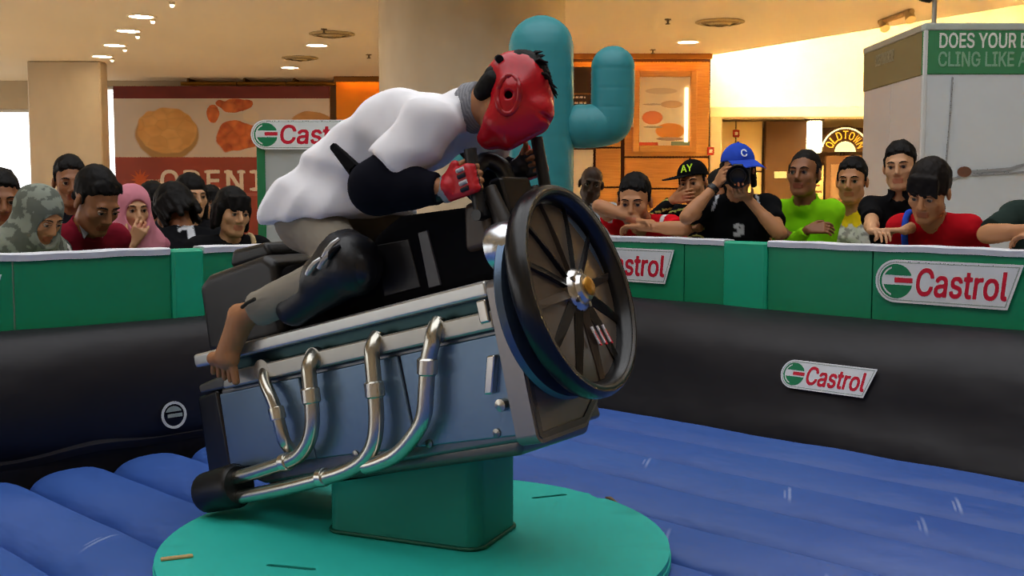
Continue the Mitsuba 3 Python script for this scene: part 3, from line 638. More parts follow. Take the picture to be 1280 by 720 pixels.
slits = [((.079, 3.88), (.186, 3.922)), ((-.70, 3.16), (-.57, 3.125))]
def disc(z0, z1, p, bev=.010):
    a = extrude(p, z1 - z0 - bev); a.apply_translation([0, 0, z0])
    V = np.array(p.exterior.coords)[:-1]; n = len(V)
    return a
top = poly.difference(unary_union([sl(a, b) for a, b in slits]))
m = extrude(poly, .020); m.apply_translation([PC[0], PC[1], .392]); add('lower_layer', m, 'm_foam', None, pf, smooth=30)
m = extrude(top.buffer(-.004), .020); m.apply_translation([PC[0], PC[1], DZ - .020]); add('upper_layer', m, 'm_foam', None, pf, smooth=30)
m = extrude(unary_union([sl(a, b, .005) for a, b in slits]), .014); m.apply_translation([PC[0], PC[1], DZ - .019]); add('slit', m, 'm_paint', '#07322a', pf, label='dark cut in the foam')
add('torn_edge', moved(tube([[.338, 3.965, DZ - .022], [.352, 3.93, DZ - .017], [.372, 3.885, DZ - .02]], [.003, .008, .003], 8), np.eye(4)), 'm_paint', '#6f5b45', pf, label='torn brown edge')
st = single('wood_stick', moved(cbox([-.046, -.009, 0], [.046, .009, .008], .002), frame([-.985, 3.215, DZ + .0005], unit([.086, .036, 0]), unit([-.036, .086, 0]))), 'm_paint', '#b99a6a', 'small pale wooden stick lying on the left rim of the platform', 'stick')

AL, BE = math.radians(35), math.radians(14)
RF = np.array([math.cos(AL) * math.cos(BE), -math.sin(AL) * math.cos(BE), math.sin(BE)]); RS = np.array([-math.sin(AL), -math.cos(AL), 0.0]); RU = np.cross(RS, RF)
RO = np.array([-.28, 3.5, .95])
MR = frame(RO, RF, -RS, RU)                     # ride coordinates: x forward, y to the far side, z up
def loc(f, s, u): return np.array([f, -s, u], float)
def wld(f, s, u): return RO + RF * f + RS * s + RU * u
# the pedestal, its top cut to the slope of the ride's belly
yaw = math.radians(-23)
pd = sbox(-.265, -.155, .265, .155).buffer(.0).buffer(-.05).buffer(.05, 12)
mm = extrude(pd, .46); mm = moved(mm, trimesh.transformations.rotation_matrix(yaw, [0, 0, 1])); mm.apply_translation([-.285, 3.515, DZ + .001])
q = m3.Manifold(m3.Mesh(np.asarray(mm.vertices, np.float32), np.asarray(mm.faces, np.uint32)))
belly = wld(0, 0, -.2935)
q = q.trim_by_plane(tuple(-RU), float(-RU @ belly))
pe = thing('ride_pedestal', 'dark green padded pedestal with rounded corners carrying the ride on the platform', 'pedestal')
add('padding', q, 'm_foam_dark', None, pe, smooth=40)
add('base_seam', moved(tube(np.array([[x, y, .0] for x, y in np.array(pd.buffer(.004).exterior.coords)[:-1]]), .006, 6, closed=True), trimesh.transformations.translation_matrix([-.285, 3.515, DZ + .007]) @ trimesh.transformations.rotation_matrix(yaw, [0, 0, 1])), 'm_vinyl', '#0a5440', pe, smooth=True)

# ------------------------------------------------------------------ the engine-shaped ride
def side_c(p, n, uv):
    return mix((.13, .21, .32), (.19, .27, .36), fbm(p.x * 2.5, p.y * 2.5, p.z * 3.5, 3))
scene['m_side'] = prin(proc(side_c), .30, metallic=.65, specular=.5)
rd = thing('mechanical_ride', 'tilted mechanical ride shaped like a car engine with chrome pipes and a big wheel', 'mechanical ride')
def radd(nm, m, mat, col=None, par=rd, **k): return add(nm, moved(m, MR), mat, col, par, **k)
def side(poly, s0, s1, bev=0.0):
    p = Polygon(poly) if not hasattr(poly, 'geoms') and not isinstance(poly, Polygon) else poly
    m = extrude(p, s1 - s0)
    m.apply_transform(frame([0, -s0, 0], [1, 0, 0], [0, 0, 1])); return m
def hullside(poly, s0, s1, r=.015):
    """convex profile in (f, u), rounded on every edge"""
    pts = np.array(poly, float); c = Polygon(pts).buffer(-r); pts = np.array(c.exterior.coords)[:-1]
    s = m3.Manifold.sphere(r, 16)
    qm = m3.Manifold.batch_hull([s.translate((f, -t, u)) for f, u in pts for t in (s0 + r, s1 - r)]).to_mesh()
    return tm(qm.vert_properties[:, :3], qm.tri_verts)
body = radd('engine_block', hullside([(-.73, .072), (.47, .072), (.49, -.25), (-.60, -.265), (-.75, -.205)], -.20, .20, .012), 'm_satin', '#77787c', smooth=35)
for sg_, nm in ((1, 'near'), (-1, 'far')):
    a, b = (.20, .212) if sg_ > 0 else (-.212, -.20)
    for f0, f1 in ((-.725, -.335), (-.325, .09), (.10, .465)):
        pb = 'side_panel'
        t0 = np.interp([f0, f1], [-.73, .47], [-.198, -.232])
        radd(pb, hullside([(f0, .055), (f1, .055), (f1 + .006, t0[1]), (f0 - .012 * (f0 < -.7), t0[0])], a, b, .0055), 'm_side', None, body, smooth=35)
radd('sump', hullside([(-.63, -.24), (.475, -.235), (.44, -.290), (-.58, -.292)], -.185, .188, .02), 'm_satin', '#6a6560', smooth=35)
radd('flange', hullside([(-.68, .068), (.475, .068), (.475, .122), (-.66, .122)], -.232, .232, .008), 'm_satin', '#b5b2a8', smooth=35)
radd('valve_cover', hullside([(-.66, .118), (.465, .118), (.465, .17), (-.66, .17)], -.185, .185, .012), 'm_satin', '#2f4a4c', smooth=35)
for s0, s1 in ((.178, .232), (-.232, -.178)):
    radd('side_rail', hullside([(-.80, .160), (.475, .160), (.475, .206), (-.80, .204)], s0, s1, .010), 'm_satin', '#cfcfca', smooth=35)
radd('deck', hullside([(-.78, .165), (.46, .165), (.46, .196), (-.78, .196)], -.18, .18, .008), 'm_gloss', '#16171a', smooth=35)
radd('rear_panel', hullside([(-.86, .06), (-.745, .075), (-.745, -.205), (-.875, -.225)], -.20, .20, .015), 'm_gloss', '#0d0e13', smooth=35, label='black rear panel')
radd('tail_step', hullside([(-.84, .07), (-.66, .07), (-.66, .125), (-.84, .10)], -.20, .20, .01), 'm_satin', '#6b6a66', smooth=35)
# black padded seat, tail hump and tank
seat = radd('seat', hullside([(-.46, .195), (.02, .195), (.02, .40), (-.10, .425), (-.40, .425), (-.46, .44)], -.125, .125, .045), 'm_cloth', '#101013', smooth=50)
hump = radd('tail_hump', hullside([(-.83, .195), (-.44, .195), (-.42, .44), (-.47, .478), (-.76, .470), (-.815, .44)], -.145, .145, .03), 'm_vinyl', '#1f1d1d', smooth=50)
radd('hump_pad', hullside([(-.70, .47), (-.47, .47), (-.49, .525), (-.66, .535)], -.10, .10, .02), 'm_vinyl', '#141313', hump, smooth=50)
tank = radd('tank', hullside([(-.02, .195), (.47, .195), (.50, .25), (.485, .38), (.42, .43), (.12, .47), (.0, .43)], -.135, .135, .04), 'm_cloth', '#0c0c10', smooth=50)
radd('tank_rib', hullside([(.20, .23), (.25, .23), (.24, .40), (.20, .40)], .132, .142, .004), 'm_gloss', '#33333a', tank, smooth=35)
radd('tank_panel', hullside([(.02, .24), (.17, .24), (.16, .39), (.03, .40)], .130, .140, .004), 'm_vinyl', '#17171a', tank, smooth=35)
for s in (.11, -.11):
    radd('fork', tube(spline([loc(.49, s, .10), loc(.50, s, .30), loc(.475, s, .43), loc(.465, s, .47)], 16), [.032, .034, .028, .022], 12), 'm_vinyl', '#2b2623', smooth=40)
radd('fork_panel', hullside([(.36, .30), (.47, .30), (.455, .44), (.39, .44)], -.12, .15, .02), 'm_vinyl', '#3c2f24', smooth=40, label='dark brown panel under the handlebar')
hb = radd('handlebar', tube([loc(.450, t, .395) for t in np.linspace(-.175, .175, 9)], .017, 12), 'm_gloss', '#101012', smooth=40)
for t, zt, fo in ((.153, .585, 0), (-.145, .620, .038)):
    radd('grip', tube(spline([loc(.450 + fo * .3, t, .39), loc(.452 + fo, t, .46), loc(.455 + fo, t, .53), loc(.458 + fo, t, zt)], 12), .0185, 14), 'm_vinyl', '#151517', hb, smooth=40)
radd('hand_guard', tube(spline([loc(.41, .06, .42), loc(.375, .05, .49), loc(.365, .02, .55), loc(.385, -.02, .575), loc(.415, -.05, .545), loc(.425, -.06, .43)], 26), [.022, .027, .027, .022], 12), 'm_satin', '#4b4c50', smooth=True, label='dark grey curved guard hoop on the handlebar')
radd('clamp', hullside([(.43, .38), (.50, .38), (.49, .50), (.44, .50)], -.075, .075, .012), 'm_gloss', '#0e0e10', smooth=40)
# front plate, pulley housing, chrome canister
def facing(poly, f0, f1):
    """polygon in (s, u) extruded along f"""
    m = extrude(poly, f1 - f0); m.apply_transform(frame([f0, 0, 0], [0, -1, 0], [0, 0, 1], [1, 0, 0])); m.fix_normals(); return m
pp = Polygon([(.235, .205), (.235, -.262), (-.02, -.255), (-.10, -.20), (-.22, -.05), (-.225, .205)]).buffer(-.03).buffer(.03, 8)
fp = radd('front_plate', facing(pp, .478, .545), 'm_satin', '#8d8886', smooth=35)
radd('front_plate_rim', facing(pp.buffer(-.012).difference(pp.buffer(-.03)), .543, .549), 'm_satin', '#6f6b6a', fp, smooth=35)
fr_ = frame([.550, -.030, .115], [0, 1, 0], [0, 0, 1], [1, 0, 0])
radd('pulley_housing', moved(lathe([(0, 0), (.275, 0), (.282, .008), (.275, .026), (.20, .034), (0, .034)], 72), fr_), 'm_satin', '#5c6f86', smooth=35, label='blue grey disc behind the wheel')
cn = radd('chrome_canister', moved(lathe([(0, .0), (.05, .0), (.068, .008), (.072, .03), (.066, .07), (.045, .095), (0, .105)], 40), frame([.50, -.185, .285], [0, 1, 0], [0, 0, 1], [1, 0, 0])), 'm_metal', '#d9dde2', smooth=40, label='rounded chrome canister behind the wheel')
# the wheel
WM = frame([.590, -.012, .130], [0, 1, 0], [0, 0, 1], [1, 0, 0]); _a = unit([math.cos(.09) * math.cos(.08), math.sin(.09), math.sin(.08)]); _x = unit(np.cross([0, 0, 1.0], _a)); WM = frame([.590, -.012, .130], _x, np.cross(_a, _x), _a)
def w(m): return moved(m, WM @ np.diag([1.055, 1.055, 1, 1]))
wh = key_for(rd + '__wheel')
WRAD = .297; WS = 1.055
pr_ = [(.250, .0), (.285, -.006), (WRAD - .004, .004), (WRAD, .018), (WRAD, .038), (WRAD - .006, .052), (.285, .060), (.272, .058), (.262, .050), (.255, .036), (.250, .024), (.250, 0)]
radd('wheel', w(lathe(pr_, 120)), 'm_gloss', '#0c0c0e', smooth=35, label='large wheel with a black rim')
radd('rim_edge', w(lathe([(.268, .056), (.274, .0605), (.280, .0595), (.274, .054), (.268, .056)], 120)), 'm_metal', '#77797d', wh, smooth=40)
radd('disc', w(lathe([(0, .0), (.256, .0), (.256, .010), (.20, .018), (.07, .026), (0, .028)], 96)), 'm_gloss', '#463b30', wh, smooth=35, label='dark brown dished disc')
for i in range(12):
    a = i * math.pi / 6 + .13
    P_ = np.array([[.045, -.012, .030], [.15, -.013, .024], [.252, -.009, .016], [.252, .010, .022], [.15, .010, .036], [.045, .012, .042]])
    Q_ = P_ + [0, 0, -.02]
    m = trimesh.convex.convex_hull(np.vstack([P_, Q_])); m.apply_transform(trimesh.transformations.rotation_matrix(a, [0, 0, 1]))
    radd('spoke', w(m), 'm_gloss', '#0f0d0c' if i % 3 else '#3a3028', wh)
hubk = radd('hub', w(lathe([(0, .02), (.058, .02), (.060, .038), (.052, .050), (.042, .054), (.036, .066), (.018, .074), (0, .076)], 40)), 'm_metal', '#d6d4d0', wh, smooth=35)
radd('cap', w(lathe([(0, .07), (.024, .07), (.027, .076), (.020, .082), (0, .084)], 32)), 'm_satin', '#c98f35', hubk, smooth=35, label='gold centre cap')
for i in range(5):
    a = i * 2 * math.pi / 5; m = lathe([(0, .04), (.008, .04), (.008, .056), (0, .058)], 10); m.apply_translation([.047 * math.cos(a), .047 * math.sin(a), 0]); radd('bolt', w(m), 'm_metal', '#b9b4aa', hubk)
for i in range(3):
    x0 = .004 + .034 * i
    for nm, y0, y1, cc_ in (('white_mark', -.105, -.155, '#e6e4e0'), ('red_mark', -.118, -.160, '#c01f2a')):
        o_ = .0 if nm[0] == 'w' else .0075
        pts = [(x0 + o_ - .0045, y0), (x0 + o_ + .0045, y0), (x0 + o_ + .026, y1), (x0 + o_ + .017, y1)]
        m = extrude(Polygon(pts), .004); m.apply_translation([0, 0, .042]); radd(nm, w(m), 'm_paint', cc_, wh)
# exhaust pipes and the twin tailpipe
CH = '#cbc7bb'
def pipe(pts, s, r=.0235):
    P_ = spline([loc(f, s + ds, u) for f, ds, u in pts], 44)
    return radd('exhaust_pipe', tube(P_, r, 16), 'm_metal', CH, smooth=40)
def collar(par, f, s, u, d, r=.030, L=.05):
    c = loc(f, s, u); d = unit(loc(*d)); radd('collar', tube([c - d * L / 2, c - d * L * .4, c + d * L * .4, c + d * L / 2], [.0245, r, r, .0245], 16), 'm_metal', '#e2ded2', par, smooth=40)
A = pipe([(-.475, -.035, .10), (-.455, .0, .06), (-.428, .01, .01), (-.414, .01, -.06), (-.412, .005, -.13), (-.414, -.02, -.17)], .245, .020); collar(A, -.417, .253, -.045, (.1, 0, -1), .026, .04)
B = pipe([(-.235, -.035, .118), (-.238, .005, .07), (-.246, .01, -.02), (-.258, .012, -.09), (-.285, .015, -.145), (-.345, .02, -.19), (-.45, .02, -.207), (-.70, .02, -.228)], .250); collar(B, -.246, .26, -.01, (-.05, 0, -1)); collar(B, -.40, .27, -.2, (1, 0, .08), .029, .03)
C_ = pipe([(.035, -.035, .125), (.030, .0, .08), (.020, .006, -.02), (.008, .01, -.11), (-.015, .015, -.18), (-.075, .02, -.235), (-.20, .02, -.262), (-.70, .02, -.290)], .250); collar(C_, .018, .256, -.03, (-.1, 0, -1)); collar(C_, -.25, .27, -.264, (1, 0, .06), .029, .03)
D_ = pipe([(.275, -.035, .125), (.268, .0, .08), (.240, .006, .02), (.215, .01, -.06), (.19, .012, -.13), (.13, .015, -.19), (.04, .016, -.235), (-.07, .018, -.250)], .248); collar(D_, .235, .256, .005, (-.25, 0, -1))
for f_, s_ in ((-.475, .222), (-.235, .222), (.035, .222), (.275, .222)):
    radd('port', moved(lathe([(0, 0), (.036, 0), (.036, .022), (0, .022)], 20), frame(loc(f_, s_ - .012, .10), [1, 0, 0], [0, 0, 1])), 'm_metal', '#a8a59b', smooth=35)
mf = radd('tailpipe_end', tube([loc(-.815, .268, -.262), loc(-.805, .268, -.261), loc(-.66, .268, -.252), loc(-.64, .268, -.251)], [.050, .068, .074, .062], 24), 'm_vinyl', '#0a0a0c', smooth=45, label='black rubber tailpipe end')
radd('clip', hullside([(.395, -.105), (.425, -.105), (.462, .0), (.432, .0)], .21, .235, .006), 'm_metal', '#d0cec8', smooth=35)
radd('clip', hullside([(.435, .09), (.47, .09), (.47, .155), (.435, .155)], .21, .24, .006), 'm_metal', '#c4c2bc', smooth=35)
radd('bolt', moved(lathe([(0, 0), (.018, 0), (.018, .03), (0, .034)], 12), frame(loc(.445, .205, -.14), [1, 0, 0], [0, 0, 1])), 'm_metal', '#bdb8ac')
for f_ in (-.55, -.15, .15, .40):
    radd('bolt', moved(lathe([(0, 0), (.013, 0), (.013, .012), (0, .014)], 10), frame(loc(f_, .205, -.215), [1, 0, 0], [0, 0, 1])), 'm_metal', '#8d8a84')
# ------------------------------------------------------------------ people: smooth-union figures turned into one skin by surface nets
def axis(lo, hi, coarse, fine, zones):
    out = [lo]
    while out[-1] < hi:
        x = out[-1]; st = coarse
        for a, b in zones:
            if a - coarse * .5 <= x <= b: st = fine
        out.append(x + st)
    return np.array(out, np.float32)
class Field:
    def __init__(s, xs, ys, zs):
        s.a = (xs, ys, zs); s.D = np.full((len(xs), len(ys), len(zs)), .08, np.float32)
    def box(s, lo, hi):
        sl = []
        for a, l, h in zip(s.a, lo, hi):
            i, j = np.searchsorted(a, l), np.searchsorted(a, h); sl.append(slice(max(i - 1, 0), min(j + 1, len(a))))
        return tuple(sl)
    def grid(s, sl):
        return np.meshgrid(s.a[0][sl[0]], s.a[1][sl[1]], s.a[2][sl[2]], indexing='ij', sparse=True)
    def put(s, d, sl, k, sub=False):
        A = s.D[sl]
        if sub:
            d = -d; h = np.maximum(k - np.abs(A - d), 0) / k if k else 0
            s.D[sl] = np.maximum(A, d) + (h * h * k * .25 if k else 0)
        else:
            h = np.maximum(k - np.abs(A - d), 0) / k if k else 0
            s.D[sl] = np.minimum(A, d) - (h * h * k * .25 if k else 0)
    def cap(s, a, b, ra, rb=None, k=.02, sub=False, clip=None, sq=None):
        """round cone from a to b; clip: list of (point, outward normal); sq = (axis, factor): flattened along an axis"""
        a, b = np.asarray(a, np.float32), np.asarray(b, np.float32); rb = ra if rb is None else rb
        m = .075 + max(ra, rb); sl = s.box(np.minimum(a, b) - m, np.maximum(a, b) + m)
        if any(x.start >= x.stop for x in sl): return
        X, Y, Z = s.grid(sl); ab = b - a; L2 = float(ab @ ab) + 1e-12
        if sq is None:
            px, py, pz = X - a[0], Y - a[1], Z - a[2]
            t = np.clip((px * ab[0] + py * ab[1] + pz * ab[2]) / L2, 0, 1)
            d = np.sqrt((px - t * ab[0]) ** 2 + (py - t * ab[1]) ** 2 + (pz - t * ab[2]) ** 2) - (ra + (rb - ra) * t)
        else:
            n, f = np.asarray(sq[0], np.float32), sq[1]
            px, py, pz = X - a[0], Y - a[1], Z - a[2]
            t = np.clip((px * ab[0] + py * ab[1] + pz * ab[2]) / L2, 0, 1)
            qx, qy, qz = px - t * ab[0], py - t * ab[1], pz - t * ab[2]
            dn = qx * n[0] + qy * n[1] + qz * n[2]
            d = np.sqrt(np.maximum(qx * qx + qy * qy + qz * qz - dn * dn + (dn / f) ** 2, 0)) - (ra + (rb - ra) * t)
            d = d * (f + (1 - f) * .35)
        if clip:
            for p, n in clip:
                d = np.maximum(d, (X - p[0]) * n[0] + (Y - p[1]) * n[1] + (Z - p[2]) * n[2])
        s.put(d, sl, k, sub)
    def ell(s, R, c, r, k=.015, sub=False, clip=None):
        """ellipsoid with radii r along the columns of R"""
        c = np.asarray(c, np.float32); r = np.asarray(r, np.float32); m = .07 + r.max(); sl = s.box(c - m, c + m)
        if any(x.start >= x.stop for x in sl): return
        X, Y, Z = s.grid(sl); px, py, pz = X - c[0], Y - c[1], Z - c[2]
        q = [(px * R[0, i] + py * R[1, i] + pz * R[2, i]) / r[i] for i in range(3)]
        k0 = np.sqrt(q[0] ** 2 + q[1] ** 2 + q[2] ** 2); k1 = np.sqrt((q[0] / r[0]) ** 2 + (q[1] / r[1]) ** 2 + (q[2] / r[2]) ** 2) + 1e-6
        d = np.maximum(k0 * (k0 - 1) / k1, -r.min())
        if clip:
            for p, n in clip:
                d = np.maximum(d, (X - p[0]) * n[0] + (Y - p[1]) * n[1] + (Z - p[2]) * n[2])
        s.put(d, sl, k, sub)
    def cut(s, p, n):
        X, Y, Z = s.grid((slice(None),) * 3)
        s.D = np.maximum(s.D, (X - p[0]) * n[0] + (Y - p[1]) * n[1] + (Z - p[2]) * n[2]).astype(np.float32)
    def mesh(s, noise_amp=0, nf=9.0, seed=0, fold=None):
        D = s.D; D[[0, -1]] = np.maximum(D[[0, -1]], .01); D[:, [0, -1]] = np.maximum(D[:, [0, -1]], .01); D[:, :, [0, -1]] = np.maximum(D[:, :, [0, -1]], .01)
        N = D < 0; n0, n1, n2 = D.shape
        c = np.zeros((n0 - 1, n1 - 1, n2 - 1), np.int8)
        for i in (0, 1):
            for j in (0, 1):
                for k in (0, 1): c += N[i:n0 - 1 + i, j:n1 - 1 + j, k:n2 - 1 + k]
        I = np.argwhere((c > 0) & (c < 8)); idx = np.full(c.shape, -1, np.int32); idx[I[:, 0], I[:, 1], I[:, 2]] = np.arange(len(I))
        co = [(i, j, k) for i in (0, 1) for j in (0, 1) for k in (0, 1)]
        val = {o: D[I[:, 0] + o[0], I[:, 1] + o[1], I[:, 2] + o[2]] for o in co}
        pos = {o: np.stack([s.a[q][I[:, q] + o[q]] for q in range(3)], 1) for o in co}
        S, W_ = np.zeros((len(I), 3)), np.zeros(len(I))
        for o in co:
            for q in range(3):
                if o[q] == 0:
                    o2 = tuple(1 if r == q else o[r] for r in range(3)); va, vb = val[o], val[o2]; x = (va < 0) != (vb < 0)
                    t = np.where(x, va / np.where(x, va - vb, 1), 0)[:, None]
                    S += np.where(x[:, None], pos[o] * (1 - t) + pos[o2] * t, 0); W_ += x
        V = S / W_[:, None]; F = []
        for q in range(3):
            r, t = (q + 1) % 3, (q + 2) % 3
            sl0 = [slice(1, -1)] * 3; sl0[q] = slice(0, -1); sl1 = [slice(1, -1)] * 3; sl1[q] = slice(1, None)
            e = np.argwhere(N[tuple(sl0)] != N[tuple(sl1)]) + 1; e[:, q] -= 1
            ins = N[e[:, 0], e[:, 1], e[:, 2]]
            def cell(dr_, dt):
                z = e.copy(); z[:, r] += dr_; z[:, t] += dt; return idx[z[:, 0], z[:, 1], z[:, 2]]
            Q = np.stack([cell(-1, -1), cell(0, -1), cell(0, 0), cell(-1, 0)], 1); Q[~ins] = Q[~ins][:, ::-1]; F.append(Q)
        F = np.vstack(F); F = F[(F >= 0).all(1)]
        m = tm(V, np.vstack([F[:, [0, 1, 2]], F[:, [0, 2, 3]]]))
        # two light smoothing passes
        E_ = np.vstack([F[:, [0, 1]], F[:, [1, 2]], F[:, [2, 3]], F[:, [3, 0]]]); V = m.vertices.view(np.ndarray).copy()
        for lam in (.45, -.25):
            acc, cnt = np.zeros_like(V), np.zeros(len(V))
            np.add.at(acc, E_[:, 0], V[E_[:, 1]]); np.add.at(cnt, E_[:, 0], 1)
            V = np.where(cnt[:, None] > 0, V + lam * (acc / np.maximum(cnt, 1)[:, None] - V), V)
        m = tm(V, m.faces)
        if noise_amp:
            m.vertices = V + m.vertex_normals * (noise_amp * (meshkit.fbm(V * nf * [1, 1, .6] + seed * 7.7, 3) - .5) * 2)[:, None]
        if fold:
            amp, fr_, dirs = fold; n_ = m.vertex_normals; W_ = 0
            for i, (D_, wt) in enumerate(dirs):
                q = V @ np.asarray(D_, float).T * fr_; q = q + .35 * meshkit.noise(V * 7 + i)[:, None]; am_ = .35 + .9 * meshkit.noise(V * 5.5, 23 + i); nn_ = .5 + .5 * np.sin(q[:, 0] * 3.6 + 1.7 * np.sin(q[:, 1] * 1.5 + i) + 1.2 * np.sin(q[:, 2] * 1.9 + 2 * i)); W_ = W_ + wt * am_ * (.6 * nn_ + .4 * nn_ ** 3)
            m.vertices = m.vertices + n_ * (amp * (W_ - .36 * sum(w for _, w in dirs)))[:, None]
        return m

def rotx(a): return trimesh.transformations.rotation_matrix(a, [1, 0, 0])[:3, :3]
def roty(a): return trimesh.transformations.rotation_matrix(a, [0, 1, 0])[:3, :3]
def rotz(a): return trimesh.transformations.rotation_matrix(a, [0, 0, 1])[:3, :3]
def ik(a, t, la, lb, pole):
    """elbow or knee position for the chain from a to t; returns (mid, end)"""
    a, t = np.asarray(a, float), np.asarray(t, float); d = t - a; L = np.linalg.norm(d); m = (la + lb) * .995
    if L > m: t = a + d / L * m; d = t - a; L = m
    x = (la * la - lb * lb + L * L) / (2 * L); h = math.sqrt(max(la * la - x * x, 1e-6)); u = d / L
    p = np.asarray(pole, float); p = unit(p - u * (p @ u)); return a + u * x + p * h, t

def head_sdf(F, H, R, s, female=False):
    """head in the frame R (columns: right, back, up) at H; s: scale. The face looks along -back."""
    P = lambda x, y, z: H + R @ (np.array([x, y, z]) * s)
    F.ell(R, P(0, .018, .032), np.array([.075, .096, .086]) * s, .02)
    F.ell(R, P(0, -.028, -.030), np.array([.061, .066, .082]) * s, .03)
    jw = .040 if female else .046
    F.cap(P(-jw, -.012, -.066), P(-.018, -.062, -.098), .020 * s, .017 * s, .03); F.cap(P(jw, -.012, -.066), P(.018, -.062, -.098), .020 * s, .017 * s, .03)
    F.cap(P(-.012, -.068, -.100), P(.012, -.068, -.100), .016 * s, None, .02)
    F.cap(P(-.034, -.078, .026), P(.034, -.078, .026), .012 * s, None, .018)
    for g in (-1, 1):
        F.ell(R, P(g * .042, -.058, -.022), np.array([.024, .022, .022]) * s, .02)
        F.ell(R, P(g * .031, -.099, .004), np.array([.019, .016, .012]) * s, .012, sub=True)
        F.ell(R @ rotz(g * .35), P(g * .079, .012, -.006), np.array([.010, .018, .031]) * s, .006)
        F.cap(P(g * .010, -.096, -.034), P(g * .013, -.092, -.035), .0085 * s, None, .006)
    F.cap(P(0, -.088, .018), P(0, -.108, -.026), .0075 * s, .0125 * s, .010)
    F.cap(P(-.019, -.083, -.060), P(.019, -.083, -.060), .0085 * s, None, .007)
    F.cap(P(-.014, -.081, -.073), P(.014, -.081, -.073), .0095 * s, None, .007)
    F.cap(P(-.024, -.094, -.0665), P(.024, -.094, -.0665), .0035 * s, None, .003, sub=True)
def hand_sdf(F, wr, d, n, side, curl=.5, spread=.05, s=1.0, thumb=.6):
    """hand at the wrist WR pointing along d, palm facing n; side: +1 puts the thumb along d x n, -1 the other way"""
    d = unit(d); n = unit(np.asarray(n, float) - d * (np.asarray(n, float) @ d)); x = np.cross(d, n) * side
    L = .088 * s
    for t in (-.030, -.010, .010, .028):
        F.cap(wr + d * .008 + x * t * .6 * s, wr + d * L + x * t * s, .0125 * s, .0115 * s, .012, sq=(n, .9))
    for i, (t, ln) in enumerate(((.030, .068), (.010, .078), (-.010, .072), (-.029, .056))):
        p = wr + d * L + x * t * s; a = 0.0; q = unit(d + x * (t * 2.0 * spread / .03))
        for j, (fr_, r) in enumerate(((.46, .0092), (.32, .0082), (.24, .0070))):
            a += curl * (.9, 1.1, .7)[j]; v = q * math.cos(a) + n * math.sin(a); e = p + v * ln * fr_ * s
            F.cap(p, e, r * s, r * .92 * s, .0035 if j else .006); p = e
    p = wr + d * .022 * s + x * .028 * s; v = unit(x * thumb + d * .75 + n * .25); e = p + v * .042 * s; F.cap(p, e, .0125 * s, .0095 * s, .010)
    v2 = unit(v * .7 + d * .5 + n * curl * .8); F.cap(e, e + v2 * .032 * s, .0092 * s, .0078 * s, .004)

SKINS = {'tan': '#b07a52', 'light': '#c0906a', 'brown': '#8a5a3a', 'dark': '#3f271c', 'mid': '#a06c47'}
def figure(J):
    """fills in the shared tables of a figure; J holds the joints: pelvis, hipL, hipR, waist, chest, neck, head, R (head frame), shoulders, elbows, wrists, knees, ankles, toes"""
    return J
def torso_prims(F, J, o=0.0, k=.05, arms=True):
    b = J['build']; B = J['TR']                                        # TR columns: right, back, up of the chest
    r = B[:, 0]; bk = B[:, 1]
    P, Wm, C, N = J['pelvis'], J['waist'], J['chest'], J['neck']
    F.cap(P - r * .070 * b, P + r * .070 * b, .105 * b + o, None, k)
    F.cap(Wm - r * .055 * b, Wm + r * .055 * b, .098 * b + o, None, k)
    F.cap((Wm + C) / 2 - r * .065 * b, (Wm + C) / 2 + r * .065 * b, .100 * b + o, None, k)
    F.cap(C - r * .078 * b, C + r * .078 * b, .106 * b + o, None, k)
    for g, sh in ((-1, J['shR']), (1, J['shL'])):
        F.cap(C + r * g * .08 * b + (N - C) * .45, sh, .070 * b + o, .056 * b + o, k)
        F.cap(N - (N - C) * .10, sh, .046 * b + o, .050 * b + o, k)
    if J.get('bust'):
        for g in (-1, 1): F.ell(B, C + r * g * .075 - bk * .085 - (N - C) * .25, np.array([.062, .055, .06]) + o, .03)
def bounds(pts, m):
    p = np.array(pts); return p.min(0) - m, p.max(0) + m
def finish(nm, F, mat, col, par, M, amp=0, nf=9.0, seed=0, colfn=None, label=None, kind=None, fold=None):
    m = F.mesh(amp, nf, seed, fold)
    c = lin(col) if isinstance(col, str) else np.asarray(col, float)
    cc = np.tile(c, (len(m.vertices), 1))
    if colfn: cc = colfn(m.vertices.view(np.ndarray), m.vertex_normals, cc)
    m = moved(m, M)
    return add(nm, m, mat, cc, par, smooth=True, label=label, kind=kind)

